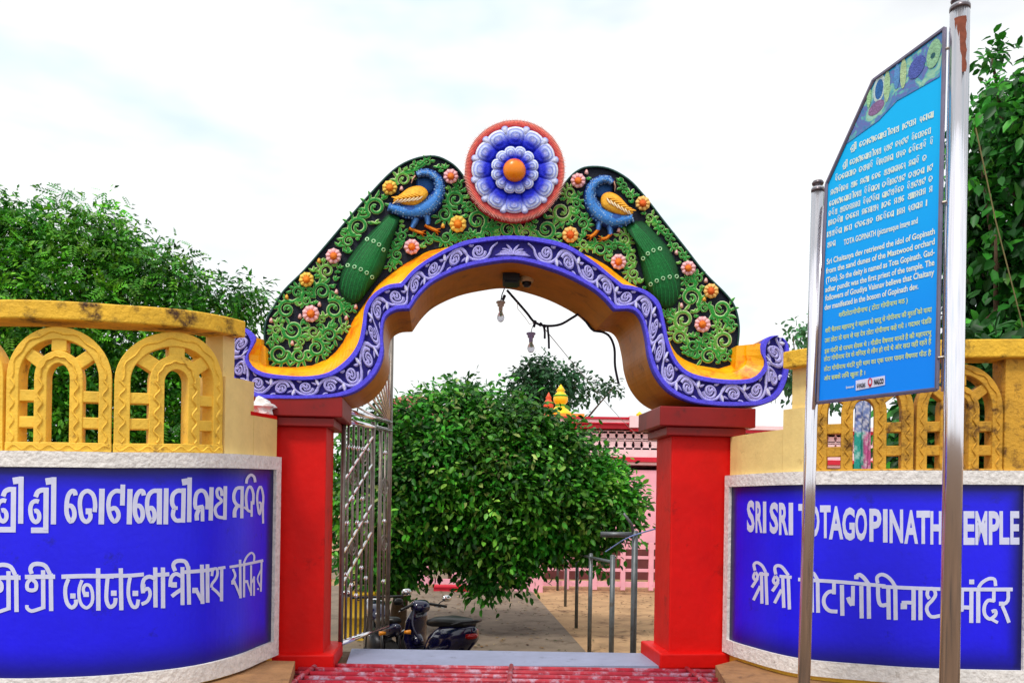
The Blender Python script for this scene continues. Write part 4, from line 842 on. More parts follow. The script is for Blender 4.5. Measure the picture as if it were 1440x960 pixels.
# kerb stones and pink block at the end of the path
for px, py, w_, h_, d_, m, lb in ((742, 832, 1.0, .62, .5, PINK, 'pink masonry block at the far end of the path under the tree'), (640, 832, 1.4, .16, .5, CRIM, 'low red step at the far end of the path under the tree')):
    p = PZ(px, py, ZG); mb = MB(); mb.box((p.x, p.y, ZG+h_/2), (w_, d_, h_)); mb.box((p.x, p.y, ZG+h_+.03), (w_+.06, d_+.06, .06)); tag(mb.build('masonry_block' if m is PINK else 'low_step', m), lb, 'block' if m is PINK else 'step')
mb = MB(); p = PZ(610, 815, ZG); mb.box((p.x-2.5, p.y, ZG+.35), (9, .4, .7)); mb.box((p.x-2.5, p.y, ZG+.76), (9.1, .5, .08)); tag(mb.build('low_wall', M('grey_plaster', '#a89c8c', rough=.8, var=.3, ns=3)), 'low grey plastered wall seen under the round tree', 'wall')
hs = thing('house', P(580, 560, 44), 'far house with a terracotta pink roof showing above the round tree', 'house')
p = P(582, 566, 44); mb = MB(); mb.box((p.x, 46, (ZG+p.z)/2), (2.6, 4, p.z-ZG)); mb.build('wall', PINK, hs)
mb = MB(); zt = P(582, 550, 44).z; mb.add([(p.x-1.6, 43.6, p.z), (p.x+1.5, 43.6, p.z), (p.x+1.5, 48.4, p.z), (p.x-1.6, 48.4, p.z), (p.x-.9, 46, zt), (p.x+.7, 46, zt)], [(0, 1, 5, 4), (1, 2, 5), (2, 3, 4, 5), (3, 0, 4), (3, 2, 1, 0)]); mb.build('roof', M('terracotta_roof', '#b9685a', rough=.8, var=.25, ns=4), hs)

# ------------------------------------------------------------------ foliage
def foliage(name, poly_px, Yc, half, nclump, per, rc, size, cols, parent, mode='oval', shell=.55, droop=.35, dmax=None, nfront=.6, width=.5):
    poly = np.array(poly_px, float); lo, hi = poly.min(0), poly.max(0); pts = []; pad = rc*F/Yc*.55
    while len(pts) < nclump:                   # clump centres inside the crown's outline
        p = rng.uniform(lo, hi, (nclump*2, 2)); d, ins = seg_dist(p, poly); ok_ = ins & (d > pad*rng.uniform(.15, 1.2, len(p)))
        pts += [(*q, dd) for q, dd in zip(p[ok_], d[ok_])]
    pts = np.array(pts[:nclump]); dm = dmax or np.quantile(pts[:, 2], .95); ht = half*np.sqrt(np.minimum(1, pts[:, 2]/dm))
    sg = np.where(rng.random(nclump) < nfront, -1, 1); off = sg*ht*rng.random(nclump)**shell
    cen = np.array([P(x, y, Yc) for x, y, _ in pts]); cen[:, 1] = Yc+off
    ph = rng.uniform(0, 6, 4); wv = np.sin(pts[:, 0]/31+ph[0]+1.3*np.sin(pts[:, 1]/43+ph[1]))*np.sin(pts[:, 1]/24+ph[2]+1.2*np.sin(pts[:, 0]/37+ph[3]))
    tone = np.array([lin(c) for c in cols])[rng.integers(len(cols), size=nclump)]*(rng.uniform(.6, 1.4, nclump)*(1+.5*wv))[:, None]   # clump tone varies at random, in broad lighter and darker patches for contrast
    nl = np.maximum(2, (per*rng.uniform(.5, 1.5, nclump)).astype(int)); idx = np.repeat(np.arange(nclump), nl); n = len(idx)
    o = rng.normal(0, rc*.5, (n, 3)); p0 = cen[idx]+o; U = lambda a: a/(np.linalg.norm(a, axis=1, keepdims=True)+1e-9)
    ax = U(U(o)*.6+np.stack([rng.normal(0, .5, n), rng.normal(-.25, .5, n), rng.normal(-droop, .35, n)], 1))
    col = tone[idx]*rng.uniform(.7, 1.3, (n, 1)); up = np.stack([rng.normal(0, .5, n), rng.normal(-.45, .5, n), np.full(n, .8)], 1)
    sd_ = U(np.cross(ax, up)); nn = np.cross(sd_, ax)
    if mode == 'oval':
        L = size*rng.uniform(.6, 1.25, (n, 1)); W_ = L*width*rng.uniform(.85, 1.15, (n, 1))
        V = np.stack([p0, p0+ax*L*.3+sd_*W_*.45+nn*L*.05, p0+ax*L*.68+sd_*W_*.42+nn*L*.03, p0+ax*L-nn*L*.12, p0+ax*L*.68-sd_*W_*.42+nn*L*.03, p0+ax*L*.3-sd_*W_*.45+nn*L*.05, p0+ax*L*.5-nn*L*.04], 1); tri = np.array([(0, 1, 6), (1, 2, 6), (2, 3, 6), (3, 4, 6), (4, 5, 6), (5, 0, 6)]); k = 7
    elif mode == 'lance':
        L = size*rng.uniform(.6, 1.3, (n, 1)); W_ = L*width
        V = np.stack([p0, p0+ax*L*.45+sd_*W_*.5+nn*L*.06, p0+ax*L-nn*L*.14, p0+ax*L*.45-sd_*W_*.5+nn*L*.06], 1); tri = np.array([(0, 1, 2), (0, 2, 3)]); k = 4
    else:                                      # pinnate: pairs of leaflets along a bent stalk
        L = size*rng.uniform(.7, 1.3, (n, 1)); parts = []
        for i in range(5):
            t = (i+.6)/5
            for s_ in (-1, 1):
                q = p0+ax*L*t-nn*L*.18*t*t; dd = ax*.55+sd_*s_*.85-nn*.12; l_ = L*.34*(1-.35*abs(t-.45)); w2 = ax*.42*l_-sd_*s_*.1*l_
                parts += [q, q+dd*l_*.5+w2*.6, q+dd*l_, q+dd*l_*.5-w2*.6]
        V = np.stack(parts, 1); tri = np.array([(4*j+a_, 4*j+b_, 4*j+c_) for j in range(10) for a_, b_, c_ in ((0, 1, 2), (0, 2, 3))]); k = 40
    T = (np.arange(n)[:, None, None]*k+tri[None]).reshape(-1, 3)
    me = bpy.data.meshes.new(name); ob = bpy.data.objects.new(name, me); COL.objects.link(ob); ob.parent = parent; BASE[ob.name] = BASE[parent.name]
    V = V.reshape(-1, 3)-np.array(BASE[parent.name]); me.vertices.add(len(V)); me.vertices.foreach_set('co', V.astype(np.float32).ravel())
    me.loops.add(len(T)*3); me.loops.foreach_set('vertex_index', T.astype(np.int32).ravel()); me.polygons.add(len(T)); me.polygons.foreach_set('loop_start', np.arange(0, len(T)*3, 3, dtype=np.int32))
    at = me.color_attributes.new('Col', 'FLOAT_COLOR', 'POINT'); at.data.foreach_set('color', np.repeat(np.concatenate([col, np.ones((n, 1))], 1), k, 0).astype(np.float32).ravel())
    me.materials.append(LEAF); me.update(calc_edges=True); me.validate(); return ob
def limbs(parent, base, top, r, targets, name='trunk'):
    mb = MB(); base = Vector(base); top = Vector(top)
    path = [base.lerp(top, t)+Vector((.12*math.sin(t*5+base.x), .1*math.cos(t*4), 0)) for t in np.linspace(0, 1, 8)]; mb.tube(path, [r*(1-.55*t) for t in np.linspace(0, 1, 8)], 10)
    o = mb.build(name, BARK, parent, smooth=True); mb = MB()
    for i, q in enumerate(targets):
        q = Vector(q); s = path[3+i % 4]; m_ = s.lerp(q, .5)+Vector((random.uniform(-.2, .2), random.uniform(-.2, .2), .25)); pp = smooth([s, m_, q], 4); mb.tube(pp, [r*.42*(1-.8*j/(len(pp)-1)) for j in range(len(pp))], 7)
    mb.build('limb', BARK, parent, smooth=True)
# round tree in the middle
BY = 18.3; bush = [(470, 640), (478, 625), (500, 602), (530, 582), (556, 564), (585, 558), (612, 553), (632, 548), (652, 546), (668, 549), (690, 554), (716, 555), (742, 567), (766, 580), (790, 592), (815, 605), (836, 622), (856, 645), (876, 660), (891, 680), (904, 705), (907, 726), (902, 744), (888, 752), (868, 765), (862, 790), (845, 800), (826, 787), (803, 778), (782, 788), (762, 800), (742, 814), (716, 826), (686, 835), (660, 832), (646, 822), (652, 800), (632, 794), (608, 800), (588, 815), (562, 828), (545, 838), (522, 835), (500, 815), (478, 790), (470, 720)]
t = thing('round_tree', PZ(560, 850, ZG)*1.0, 'dense round tree with large glossy leaves hanging low over the path behind the gate', 'tree')
t.location = (P(565, 700, BY).x, BY, ZG); BASE[t.name] = Vector(t.location)
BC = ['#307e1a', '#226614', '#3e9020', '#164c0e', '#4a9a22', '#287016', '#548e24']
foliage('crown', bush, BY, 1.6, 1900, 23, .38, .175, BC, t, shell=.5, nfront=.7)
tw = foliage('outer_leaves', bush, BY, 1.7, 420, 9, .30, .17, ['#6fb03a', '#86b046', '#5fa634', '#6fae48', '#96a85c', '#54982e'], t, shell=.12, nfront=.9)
limbs(t, t.location, P(600, 660, BY), .2, [P(x, y, BY+dy) for x, y, dy in ((520, 620, .3), (580, 590, -.5), (660, 590, .4), (740, 640, -.4), (800, 680, .3), (850, 730, -.2), (700, 760, -.4), (640, 700, -1))])
# left tree behind the wall: feathery pinnate leaves
LY = 11.5; lt = [(-160, 310), (-100, 275), (-40, 292), (0, 274), (25, 278), (45, 296), (57, 318), (70, 308), (92, 294), (103, 275), (111, 290), (122, 280), (139, 265), (148, 288), (164, 298), (172, 324), (181, 336), (203, 332), (223, 355), (234, 336), (240, 360), (253, 358), (273, 375), (292, 378), (295, 398), (309, 404), (329, 396), (337, 410), (356, 402), (380, 405), (370, 424), (374, 442), (368, 458), (345, 470), (330, 560), (330, 660), (300, 720), (100, 740), (-160, 720)]
t = thing('feathery_tree', (P(120, 600, LY).x, LY, ZG), 'bright green feathery leaved tree rising behind the left blue wall', 'tree')
foliage('crown', lt, LY, 1.5, 1900, 40, .25, .105, ['#3a8418', '#4a981e', '#286814', '#60ac26', '#1d5612', '#74b42c'], t, mode='lance', shell=.55, dmax=190, width=.45)
foliage('fronds', lt, LY-.1, 1.5, 330, 8, .26, .2, ['#4a9a1c', '#5eae24', '#347e18', '#78b82e'], t, mode='pinnate', shell=.25, dmax=190, nfront=.9)
foliage('sprays', [(56, 240), (66, 236), (72, 262), (86, 280), (138, 262), (150, 256), (162, 270), (176, 320), (228, 345), (238, 320), (250, 340), (268, 350), (282, 360), (296, 388), (360, 398), (372, 420), (330, 470), (200, 420), (100, 400), (0, 300), (60, 290)], LY-.1, .5, 80, 6, .12, .16, ['#4aa82c', '#68b838', '#3a8a2a'], t, mode='pinnate', shell=.6, dmax=40)
limbs(t, t.location, P(110, 420, LY), .22, [P(x, y, LY+dy) for x, y, dy in ((20, 330, .4), (72, 350, -.3), (140, 320, .3), (225, 385, -.4), (300, 425, .4), (345, 430, -.2), (-80, 340, .2), (200, 420, -.5))])
# right tree behind the wall
RYt = 11.0; rt = [(1246, 690), (1252, 640), (1296, 560), (1340, 500), (1360, 440), (1358, 300), (1356, 175), (1368, 158), (1390, 150), (1404, 155), (1412, 112), (1432, 98), (1470, 90), (1530, 70), (1600, 110), (1660, 380), (1650, 720), (1400, 740)]
t = thing('large_leaved_tree', (P(1480, 600, RYt).x, RYt, ZG), 'tall dark tree with long drooping leaves behind the right wall and the blue notice board', 'tree')
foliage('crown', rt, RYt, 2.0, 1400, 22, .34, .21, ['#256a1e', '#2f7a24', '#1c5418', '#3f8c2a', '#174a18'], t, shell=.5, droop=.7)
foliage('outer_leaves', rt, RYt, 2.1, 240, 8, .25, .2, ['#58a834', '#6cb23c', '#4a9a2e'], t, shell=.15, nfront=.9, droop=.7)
foliage('twigs', [(1364, 150), (1372, 130), (1382, 128), (1386, 62), (1392, 58), (1410, 68), (1412, 84), (1398, 92), (1396, 120), (1410, 118), (1412, 132), (1390, 148)], RYt, .25, 34, 6, .10, .15, ['#3c8c2a', '#2f7d26'], t, shell=.6)
limbs(t, t.location, P(1470, 300, RYt), .2, [P(x, y, RYt+dy) for x, y, dy in ((1395, 80, 0), (1372, 165, -.3), (1430, 110, .3), (1520, 100, .2), (1400, 330, -.8), (1300, 600, -.2), (1580, 250, .3), (1385, 450, -.6))])
mb = MB(); mb.tube([P(x, y, RYt-2.2) for x, y in ((1372, 180), (1385, 240), (1400, 310), (1418, 380), (1436, 450), (1450, 520))], .007, 6); mb.build('bare_shoot', M('pale_twig', '#7a7048', rough=.8), t)
# far trees
t = thing('spreading_tree', (P(770, 600, 46).x, 46, ZG), 'dark spreading tree far behind the temple roof and the yellow finials', 'tree')
far = [(708, 546), (722, 528), (714, 520), (735, 512), (755, 505), (772, 504), (790, 515), (812, 520), (824, 532), (842, 538), (852, 530), (868, 540), (866, 552), (845, 556), (830, 562), (808, 560), (800, 572), (790, 585), (750, 588), (735, 570), (720, 566)]
foliage('crown', far, 46, 2.6, 230, 16, .55, .34, ['#1d4a26', '#173f22', '#2a5a2a', '#244e2c'], t, shell=.6)
limbs(t, t.location, P(762, 545, 46), .3, [P(x, y, 46) for x, y in ((715, 545), (745, 520), (780, 515), (820, 540), (862, 545), (800, 565))])
t = thing('sapling_tree', (P(640, 600, 30).x, 30, ZG), 'thin sapling tips poking up behind the crown of the round tree', 'tree')
foliage('crown', [(628, 560), (632, 532), (638, 524), (646, 540), (660, 534), (672, 540), (674, 562)], 30, .7, 34, 9, .25, .26, ['#3d7a2c', '#2f6a28'], t, shell=.6)
limbs(t, t.location, P(640, 560, 30), .09, [P(x, y, 30) for x, y in ((636, 527), (655, 540), (668, 545))])
t = thing('hazy_tree', (P(1130, 600, 34).x, 34, ZG), 'distant tree between the arch end and the left pole of the notice board', 'tree')
foliage('crown', [(1100, 520), (1112, 478), (1110, 458), (1124, 444), (1136, 452), (1160, 440), (1190, 470), (1200, 560), (1160, 575), (1105, 560)], 34, 2.2, 130, 12, .5, .34, ['#35683c', '#2c5a34', '#467a46'], t, shell=.6)
limbs(t, t.location, P(1140, 520, 34), .2, [P(x, y, 34) for x, y in ((1115, 470), (1150, 460), (1180, 490), (1120, 530))])

# dark shrub close behind the right lattice
t = thing('dark_shrub', (P(1380, 700, 8.6).x, 8.6, ZG), 'dark shrub close behind the right end of the yellow lattice', 'shrub')
foliage('crown', [(1288, 700), (1292, 560), (1300, 500), (1345, 478), (1440, 476), (1560, 470), (1640, 520), (1640, 720), (1460, 730)], 8.6, .8, 420, 14, .26, .2, ['#1c4c18', '#235a1c', '#174214', '#2c6a22'], t, shell=.6, droop=.5)
limbs(t, t.location, P(1420, 560, 8.6), .07, [P(x, y, 8.6) for x, y in ((1320, 540), (1400, 510), (1500, 520), (1350, 600), (1580, 560))])

# ------------------------------------------------------------------ parked two-wheelers in the yard
class Xf:                                      # local (x forward, y left, z up) -> world
    def __init__(s, loc, yaw): s.l = Vector(loc); s.c, s.s = math.cos(yaw), math.sin(yaw)
    def __call__(s, x, y, z): return Vector((s.l.x+x*s.c-y*s.s, s.l.y+x*s.s+y*s.c, s.l.z+z))
def loft(mb, X, secs, n=16, col=(1, 1, 1)):    # sections: (x, zc, half width, half height, squareness)
    vs = []
    for x, zc, hw, hh, e in secs:
        for k in range(n):
            a = 2*PI*k/n; ca, sa = math.cos(a), math.sin(a)
            vs.append(X(x, hw*math.copysign(abs(ca)**e, ca), zc+hh*math.copysign(abs(sa)**e, sa)))
    m = len(secs); fs = [(i*n+k, i*n+(k+1) % n, (i+1)*n+(k+1) % n, (i+1)*n+k) for i in range(m-1) for k in range(n)]
    fs += [tuple(range(n-1, -1, -1)), tuple(range((m-1)*n, m*n))]; mb.add(vs, fs, col)
def wheel(X, x, r, wd, parent):
    mb = MB(); c = X(x, 0, r); ax = X(x, 1, r)-c; mb.lathe(c, [(r*.72, -wd*.4), (r*.92, -wd*.5), (r, -wd*.2), (r, wd*.2), (r*.92, wd*.5), (r*.72, wd*.4)], 28, ax); o = mb.build('tyre', RUBBER, parent, smooth=True)
    mb = MB(); mb.lathe(c, [(.03, -wd*.55), (.05, -wd*.5), (.05, -wd*.1), (r*.7, -wd*.3), (r*.74, 0), (r*.7, wd*.3), (.05, wd*.1), (.05, wd*.5), (.03, wd*.55)], 20, ax); mb.build('rim', DARK, o, smooth=True)
def build(parent, name, m, fn, smooth=True):
    mb = MB(); fn(mb); o = mb.build(name, m, parent, smooth=smooth); return o
def mirrors(X, x, z, parent, ms, sp=.30):
    for s_, m in zip((-1, 1), ms):
        o = build(parent, 'mirror_stalk', BLACK, lambda mb: mb.tube([X(x, s_*.24, z), X(x+.02, s_*sp, z+.05), X(x-.02, s_*(sp+.05), z+.08)], .009, 6))
        build(o, 'mirror', m, lambda mb: loft(mb, lambda a, b, c: X(x-.02+a, s_*(sp+.08)+b, z+.10+c), [(-.02, 0, .05, .035, .8), (0, 0, .075, .05, .8), (.03, 0, .05, .035, .9)], 14))
X = Xf((-1.05, 10.8, ZL), math.radians(125))
sct = thing('scooter', X.l, 'dark navy scooter with a long black seat parked behind the gateway threshold', 'scooter')
wheel(X, .62, .25, .11, sct); wheel(X, -.62, .25, .12, sct)
build(sct, 'rear_body', NAVY, lambda mb: loft(mb, X, [(-1.02, .76, .05, .05, .8), (-.95, .70, .14, .12, .8), (-.7, .60, .20, .21, .75), (-.4, .52, .21, .25, .75), (-.15, .42, .18, .22, .7), (.0, .34, .14, .12, .7)], 20))
build(sct, 'seat', BLACK, lambda mb: loft(mb, X, [(-.96, .84, .09, .04, .8), (-.8, .845, .15, .06, .7), (-.45, .815, .17, .075, .7), (-.2, .775, .16, .07, .7), (.0, .74, .10, .05, .8)], 18))
build(sct, 'grab_rail', DARK, lambda mb: mb.tube([X(-.78, .16, .82), X(-.98, .14, .88), X(-1.08, 0, .90), X(-.98, -.14, .88), X(-.78, -.16, .82)], .014, 8))
build(sct, 'tail_light', M('red_lens', '#8a0a0a', rough=.15), lambda mb: loft(mb, X, [(-1.06, .70, .04, .025, .8), (-1.0, .70, .10, .045, .8)], 12))
build(sct, 'floorboard', BLACK, lambda mb: loft(mb, X, [(-.06, .27, .17, .05, .5), (.2, .26, .18, .05, .5), (.42, .28, .17, .06, .5)], 16))
build(sct, 'front_apron', NAVY, lambda mb: mb.tube([X(.40, 0, .25), X(.50, 0, .45), X(.46, 0, .70), X(.38, 0, .86)], [.17, .20, .19, .13], 16, flat=.35))
build(sct, 'front_mudguard', NAVY, lambda mb: mb.tube([X(.62+.30*math.cos(a), 0, .25+.30*math.sin(a)) for a in np.linspace(-.2, PI*.85, 10)], .075, 10, flat=.5))
build(sct, 'headstock', NAVY, lambda mb: loft(mb, X, [(.26, .90, .10, .06, .8), (.36, .92, .15, .09, .8), (.46, .89, .09, .07, .8)], 16))
build(sct, 'headlight', CHROME, lambda mb: loft(mb, X, [(.45, .90, .09, .06, .9), (.50, .89, .06, .04, .9)], 14))
build(sct, 'handlebar', BLACK, lambda mb: mb.tube([X(.24, -.36, .90), X(.34, -.15, .94), X(.34, .15, .94), X(.24, .36, .90)], .02, 8))
build(sct, 'brake_lever', CHROME, lambda mb: [mb.tube([X(.32, s_*.20, .91), X(.30, s_*.36, .87)], .009, 6) for s_ in (-1, 1)])
mirrors(X, .30, .91, sct, (CHROME, BLACK))
build(sct, 'cable', CABLE, lambda mb: mb.tube(smooth([X(.34, .1, .90), X(.1, .25, .7), X(-.05, .2, .5)], 4), .012, 6))
build(sct, 'exhaust', DARK, lambda mb: mb.tube([X(-.2, -.2, .28), X(-.55, -.22, .30), X(-.95, -.22, .42)], [.03, .055, .06], 10))
# motorcycle beside it
X2 = Xf((-1.74, 10.75, ZL), math.radians(112))
mc = thing('motorcycle', X2.l, 'black motorcycle parked between the open gate leaf and the navy scooter', 'motorcycle')
wheel(X2, .66, .30, .09, mc); wheel(X2, -.62, .30, .10, mc)
build(mc, 'fuel_tank', NAVY, lambda mb: loft(mb, X2, [(-.08, .80, .10, .06, .8), (.1, .84, .15, .11, .75), (.3, .87, .16, .12, .75), (.42, .84, .09, .08, .8)], 18))
build(mc, 'seat', BLACK, lambda mb: loft(mb, X2, [(-.75, .86, .09, .04, .8), (-.5, .83, .14, .055, .7), (-.2, .78, .13, .055, .7), (-.02, .78, .10, .05, .8)], 16))
build(mc, 'engine', DARK, lambda mb: loft(mb, X2, [(-.18, .42, .12, .12, .5), (.0, .44, .16, .18, .5), (.2, .46, .15, .17, .5), (.3, .50, .10, .10, .6)], 14))
build(mc, 'frame', BLACK, lambda mb: (mb.tube([X2(.46, 0, .85), X2(.32, 0, .4), X2(-.1, 0, .3), X2(-.6, .06, .32)], .025, 8), mb.tube([X2(-.5, .1, .75), X2(-.62, .1, .32)], .03, 8), mb.tube([X2(-.5, -.1, .75), X2(-.62, -.1, .32)], .03, 8)))
build(mc, 'fork', CHROME, lambda mb: [mb.tube([X2(.42, s_*.09, .98), X2(.66, s_*.08, .30)], .022, 8) for s_ in (-1, 1)])
build(mc, 'handlebar', BLACK, lambda mb: mb.tube([X2(.24, -.36, 1.05), X2(.40, -.16, 1.03), X2(.40, .16, 1.03), X2(.24, .36, 1.05)], .018, 8))
build(mc, 'headlight', CHROME, lambda mb: loft(mb, X2, [(.42, .92, .07, .07, 1), (.5, .92, .10, .10, 1), (.57, .92, .10, .10, 1), (.60, .92, .06, .06, 1)], 16))
build(mc, 'mudguard', BLACK, lambda mb: mb.tube([X2(.66+.34*math.cos(a), 0, .30+.34*math.sin(a)) for a in np.linspace(.2, PI*.8, 9)], .06, 8, flat=.4))
build(mc, 'tail_fairing', NAVY, lambda mb: loft(mb, X2, [(-.9, .80, .04, .04, .8), (-.7, .74, .11, .09, .8), (-.4, .68, .12, .10, .8), (-.2, .66, .10, .08, .8)], 14))
build(mc, 'exhaust', CHROME, lambda mb: mb.tube([X2(.25, -.14, .36), X2(.0, -.16, .24), X2(-.8, -.18, .32)], [.025, .03, .05], 10))
build(mc, 'indicator', M('amber_lens', '#e08a1a', rough=.2), lambda mb: [mb.tube([X2(-.78, s_*.12, .72), X2(-.79, s_*.2, .72)], [.02, .03], 8) for s_ in (-1, 1)])
mirrors(X2, .30, 1.0, mc, (CHROME, CHROME), .34)
dr = thing('yellow_drum', (P(502, 870, 17).x, 17.4, ZG), 'yellow drum standing behind the open gate leaf', 'drum')
mb = MB(); mb.lathe(dr.location, [(.42, 0), (.44, .03), (.42, .06), (.42, .5), (.445, .53), (.42, .56), (.42, 1.0), (.445, 1.03), (.40, 1.05)], 28); mb.build('shell', M('worn_yellow_drum_paint', '#c9a01a', rough=.5, var=.3, ns=4, stain=('#5a3a12', .4, 4)), dr, smooth=True)
mb = MB(); mb.lathe(Vector(dr.location)+Vector((.2, 0, 1.04)), [(.05, 0), (.05, .04), (.03, .05)], 12); mb.build('cap', BLACK, dr)

# ------------------------------------------------------------------ blue notice board on two steel poles
BL0 = P(1150, 567, 5.2); hz = H-BL0.z
rx_, rz_ = ray(1318, 548); YR = (BL0.z-H)/rz_; BR0 = Vector((rx_*YR, YR, BL0.z))
bd = (BR0-BL0); bd.z = 0; bw = bd.length; bd.normalize(); bnrm = Vector((bd.y, -bd.x, 0))
if bnrm.y > 0: bnrm = -bnrm
def B(px, py):                                 # photo pixel -> (along, height) on the board's plane
    rx, rz = ray(px, py); t = (BL0.dot(bnrm))/(rx*bnrm.x+bnrm.y); q = Vector((rx*t, t, H+rz*t)); return (q-BL0).dot(bd), q.z
def BW(a, z, off=0): return BL0+bd*a+Vector((0, 0, z-BL0.z))+bnrm*off
nb_root = thing('notice_board', BW(bw/2, ZF), 'tall blue notice board with a clipped corner on two steel poles before the right wall', 'notice board')
BOUT = [B(1150, 566), B(1318, 547), B(1329, 40), B(1229, 113), B(1163, 259)]
mb = MB(); mb.slab([BW(a, z, 0) for a, z in BOUT], [BW(a, z, -.02) for a, z in BOUT])
BLUE = M('blue_board_print', '#0a86e6', rough=.45, var=.05, ns=1.2, spec=.2)
n_ = BLUE.node_tree.nodes; l_ = BLUE.node_tree.links   # printed ground: deeper blue below, cyan above
t_ = n_.new('ShaderNodeTexCoord'); sx_ = n_.new('ShaderNodeSeparateXYZ'); l_.new(t_.outputs['Object'], sx_.inputs[0]); mr_ = n_.new('ShaderNodeMapRange'); l_.new(sx_.outputs[2], mr_.inputs[0])
mr_.inputs[1].default_value = BL0.z-ZF+.2; mr_.inputs[2].default_value = BL0.z-ZF+1.5
cr_ = n_.new('ShaderNodeValToRGB'); cr_.color_ramp.elements[0].color = (*lin('#0088fa'), 1); cr_.color_ramp.elements[1].color = (*lin('#00b8fa'), 1); l_.new(mr_.outputs[0], cr_.inputs[0]); l_.new(cr_.outputs[0], n_['Principled BSDF'].inputs['Base Color'])
board = mb.build('board_panel', BLUE, nb_root)
mb = MB(); q = [BW(a, z, .004) for a, z in BOUT]
for i in range(5): mb.tube([q[i], q[(i+1) % 5]], .012, 6)
mb.build('board_frame', M('board_frame_paint', '#7a7488', rough=.35, metal=.6, var=.2, ns=6), board)
# printed pictures in the head of the board: blurred shapes of cloth, garlands and trees
HEAD = [B(1187, 205), B(1236, 170), B(1262, 142), B(1322, 108), B(1328, 45), B(1231, 117), B(1195, 190)]
PIC = bpy.data.materials.new('faded_picture_print'); PIC.use_nodes = True; n_ = PIC.node_tree.nodes; l_ = PIC.node_tree.links
t_ = n_.new('ShaderNodeTexCoord'); z_ = n_.new('ShaderNodeTexNoise'); z_.inputs['Scale'].default_value = 9; z_.inputs['Detail'].default_value = 4; z_.inputs['Distortion'].default_value = 1.5; l_.new(t_.outputs['Object'], z_.inputs['Vector'])
c_ = n_.new('ShaderNodeValToRGB'); l_.new(z_.outputs[0], c_.inputs[0]); E = c_.color_ramp.elements; E[0].position = .3; E[0].color = (*lin('#2c4f8e'), 1); E[1].position = .72; E[1].color = (*lin('#9ad0c8'), 1)
for ps, cl in ((.42, '#3f7fb8'), (.5, '#5f66b0'), (.56, '#4aa6b0'), (.63, '#8fc0a0')): e = E.new(ps); e.color = (*lin(cl), 1)
l_.new(c_.outputs[0], n_['Principled BSDF'].inputs['Base Color']); n_['Principled BSDF'].inputs['Roughness'].default_value = .3
mb = MB(); mb.add([BW(a, z, .0035) for a, z in HEAD], [tuple(range(len(HEAD)))]); mb.build('picture_strip', PIC, board)
mb = MB()
for x, y, w_, h_, rot, col in ((1237, 125, 9, 19, .25, '#b8cfd0'), (1237, 126, 6, 14, .25, '#2f68a8'), (1233, 152, 12, 9, .3, '#8a6a96'), (1248, 122, 4.5, 22, .1, '#a4c79a'), (1271, 104, 4.5, 21, .1, '#b0cc9c'), (1262, 108, 4, 18, .15, '#5a93cc'), (1290, 95, 13, 15, .4, '#4f5fae'), (1314, 76, 11, 20, .4, '#8fbf98'), (1313, 79, 3.5, 4, 0, '#2c5f68'), (1223, 138, 3, 14, .2, '#9ccf9a')):
    mb.add([BW(*B(x+w_*math.cos(a)*math.cos(rot)-h_*math.sin(a)*math.sin(rot)*.2, y+h_*math.sin(a)-w_*math.cos(a)*.6), .0045+.0004*len(mb.f)) for a in np.linspace(0, 2*PI, 17)[:-1]], [tuple(range(15, -1, -1))], lin(col))
mb.build('picture_shapes', PAINT, board)
# writing
WTXT = M('cream_print', '#e8f0d8', rough=.4, var=.03); YTXT = M('yellow_print', '#d9e86a', rough=.4, var=.03)
def text_line(mb, txt, p, a1, hgt, bold=.02, fit=True):
    v, fs = text_mesh(txt, bold)
    if not len(v): return
    a0, z0_ = B(*p); lo, hi = v.min(0), v.max(0); sxx = (a1-a0)/(hi[0]-lo[0]) if fit else hgt
    mb.add([BW(a0+(x-lo[0])*sxx, z0_+y*hgt, .003) for x, y in v], fs)
ga = lambda px, py: B(px, py)[0]
mb = MB(); aR = ga(1315, 330); hE = .050
for txt, p, a1 in (('TOTA GOPINATH (picturesque image and', (1187, 345), ga(1291, 300)), ('Sri Chaitanya dev retrieved the idol of Gopinath', (1163, 372), aR), ('from the sand dunes of the Mastwood orchard', (1162, 385), aR), ('(Tota). So the deity is named as Tota Gopinath. Gad-', (1162, 398), aR),
                   ('adhar pundit was the first priest of the temple. The', (1161, 411), aR), ('followers of Goudiya Vaisnav believe that Chaitany', (1161, 423), aR), ('dev manifested in the bosom of Gopinath dev.', (1160, 436), ga(1292, 390))):
    text_line(mb, txt, p, a1, hE)
mb.build('english_text', WTXT, board)
mb = MB(); aH = ga(1311, 420)
for txt, p, a1 in (('शरीतोटागोपीनाथ ( टोटा गोपीनाथ मठ )', (1180, 446), ga(1277, 410)), ('शरी चैतनय महापरभु ने महावन के बालू से गोपीनाथ की मूरति को पाया', (1161, 468), aH), ('उस तोटा के नाम से यह देव तोटा गोपीनाथ कहे गये । गदाधर पंडित', (1160, 482), aH), ('इस मंदिर के परथम सेवक थे । गौडीय वैषणव मानते है की महापरभु', (1160, 497), aH),
                   ('तोटा गोपीनाथ देव के विगरह मे लीन हो गये थे और सदा वही रहते है', (1159, 508), aH), ('तोटा गोपीनाथ मंदिर पुरी धाम का एक परम पावन वैषणव पीठ है', (1159, 522), aH), ('और सबके लिये खुला है ।', (1159, 535), ga(1217, 520))):
    text_line(mb, txt, p, a1, .040, .012)
mb.build('hindi_text', YTXT, board)
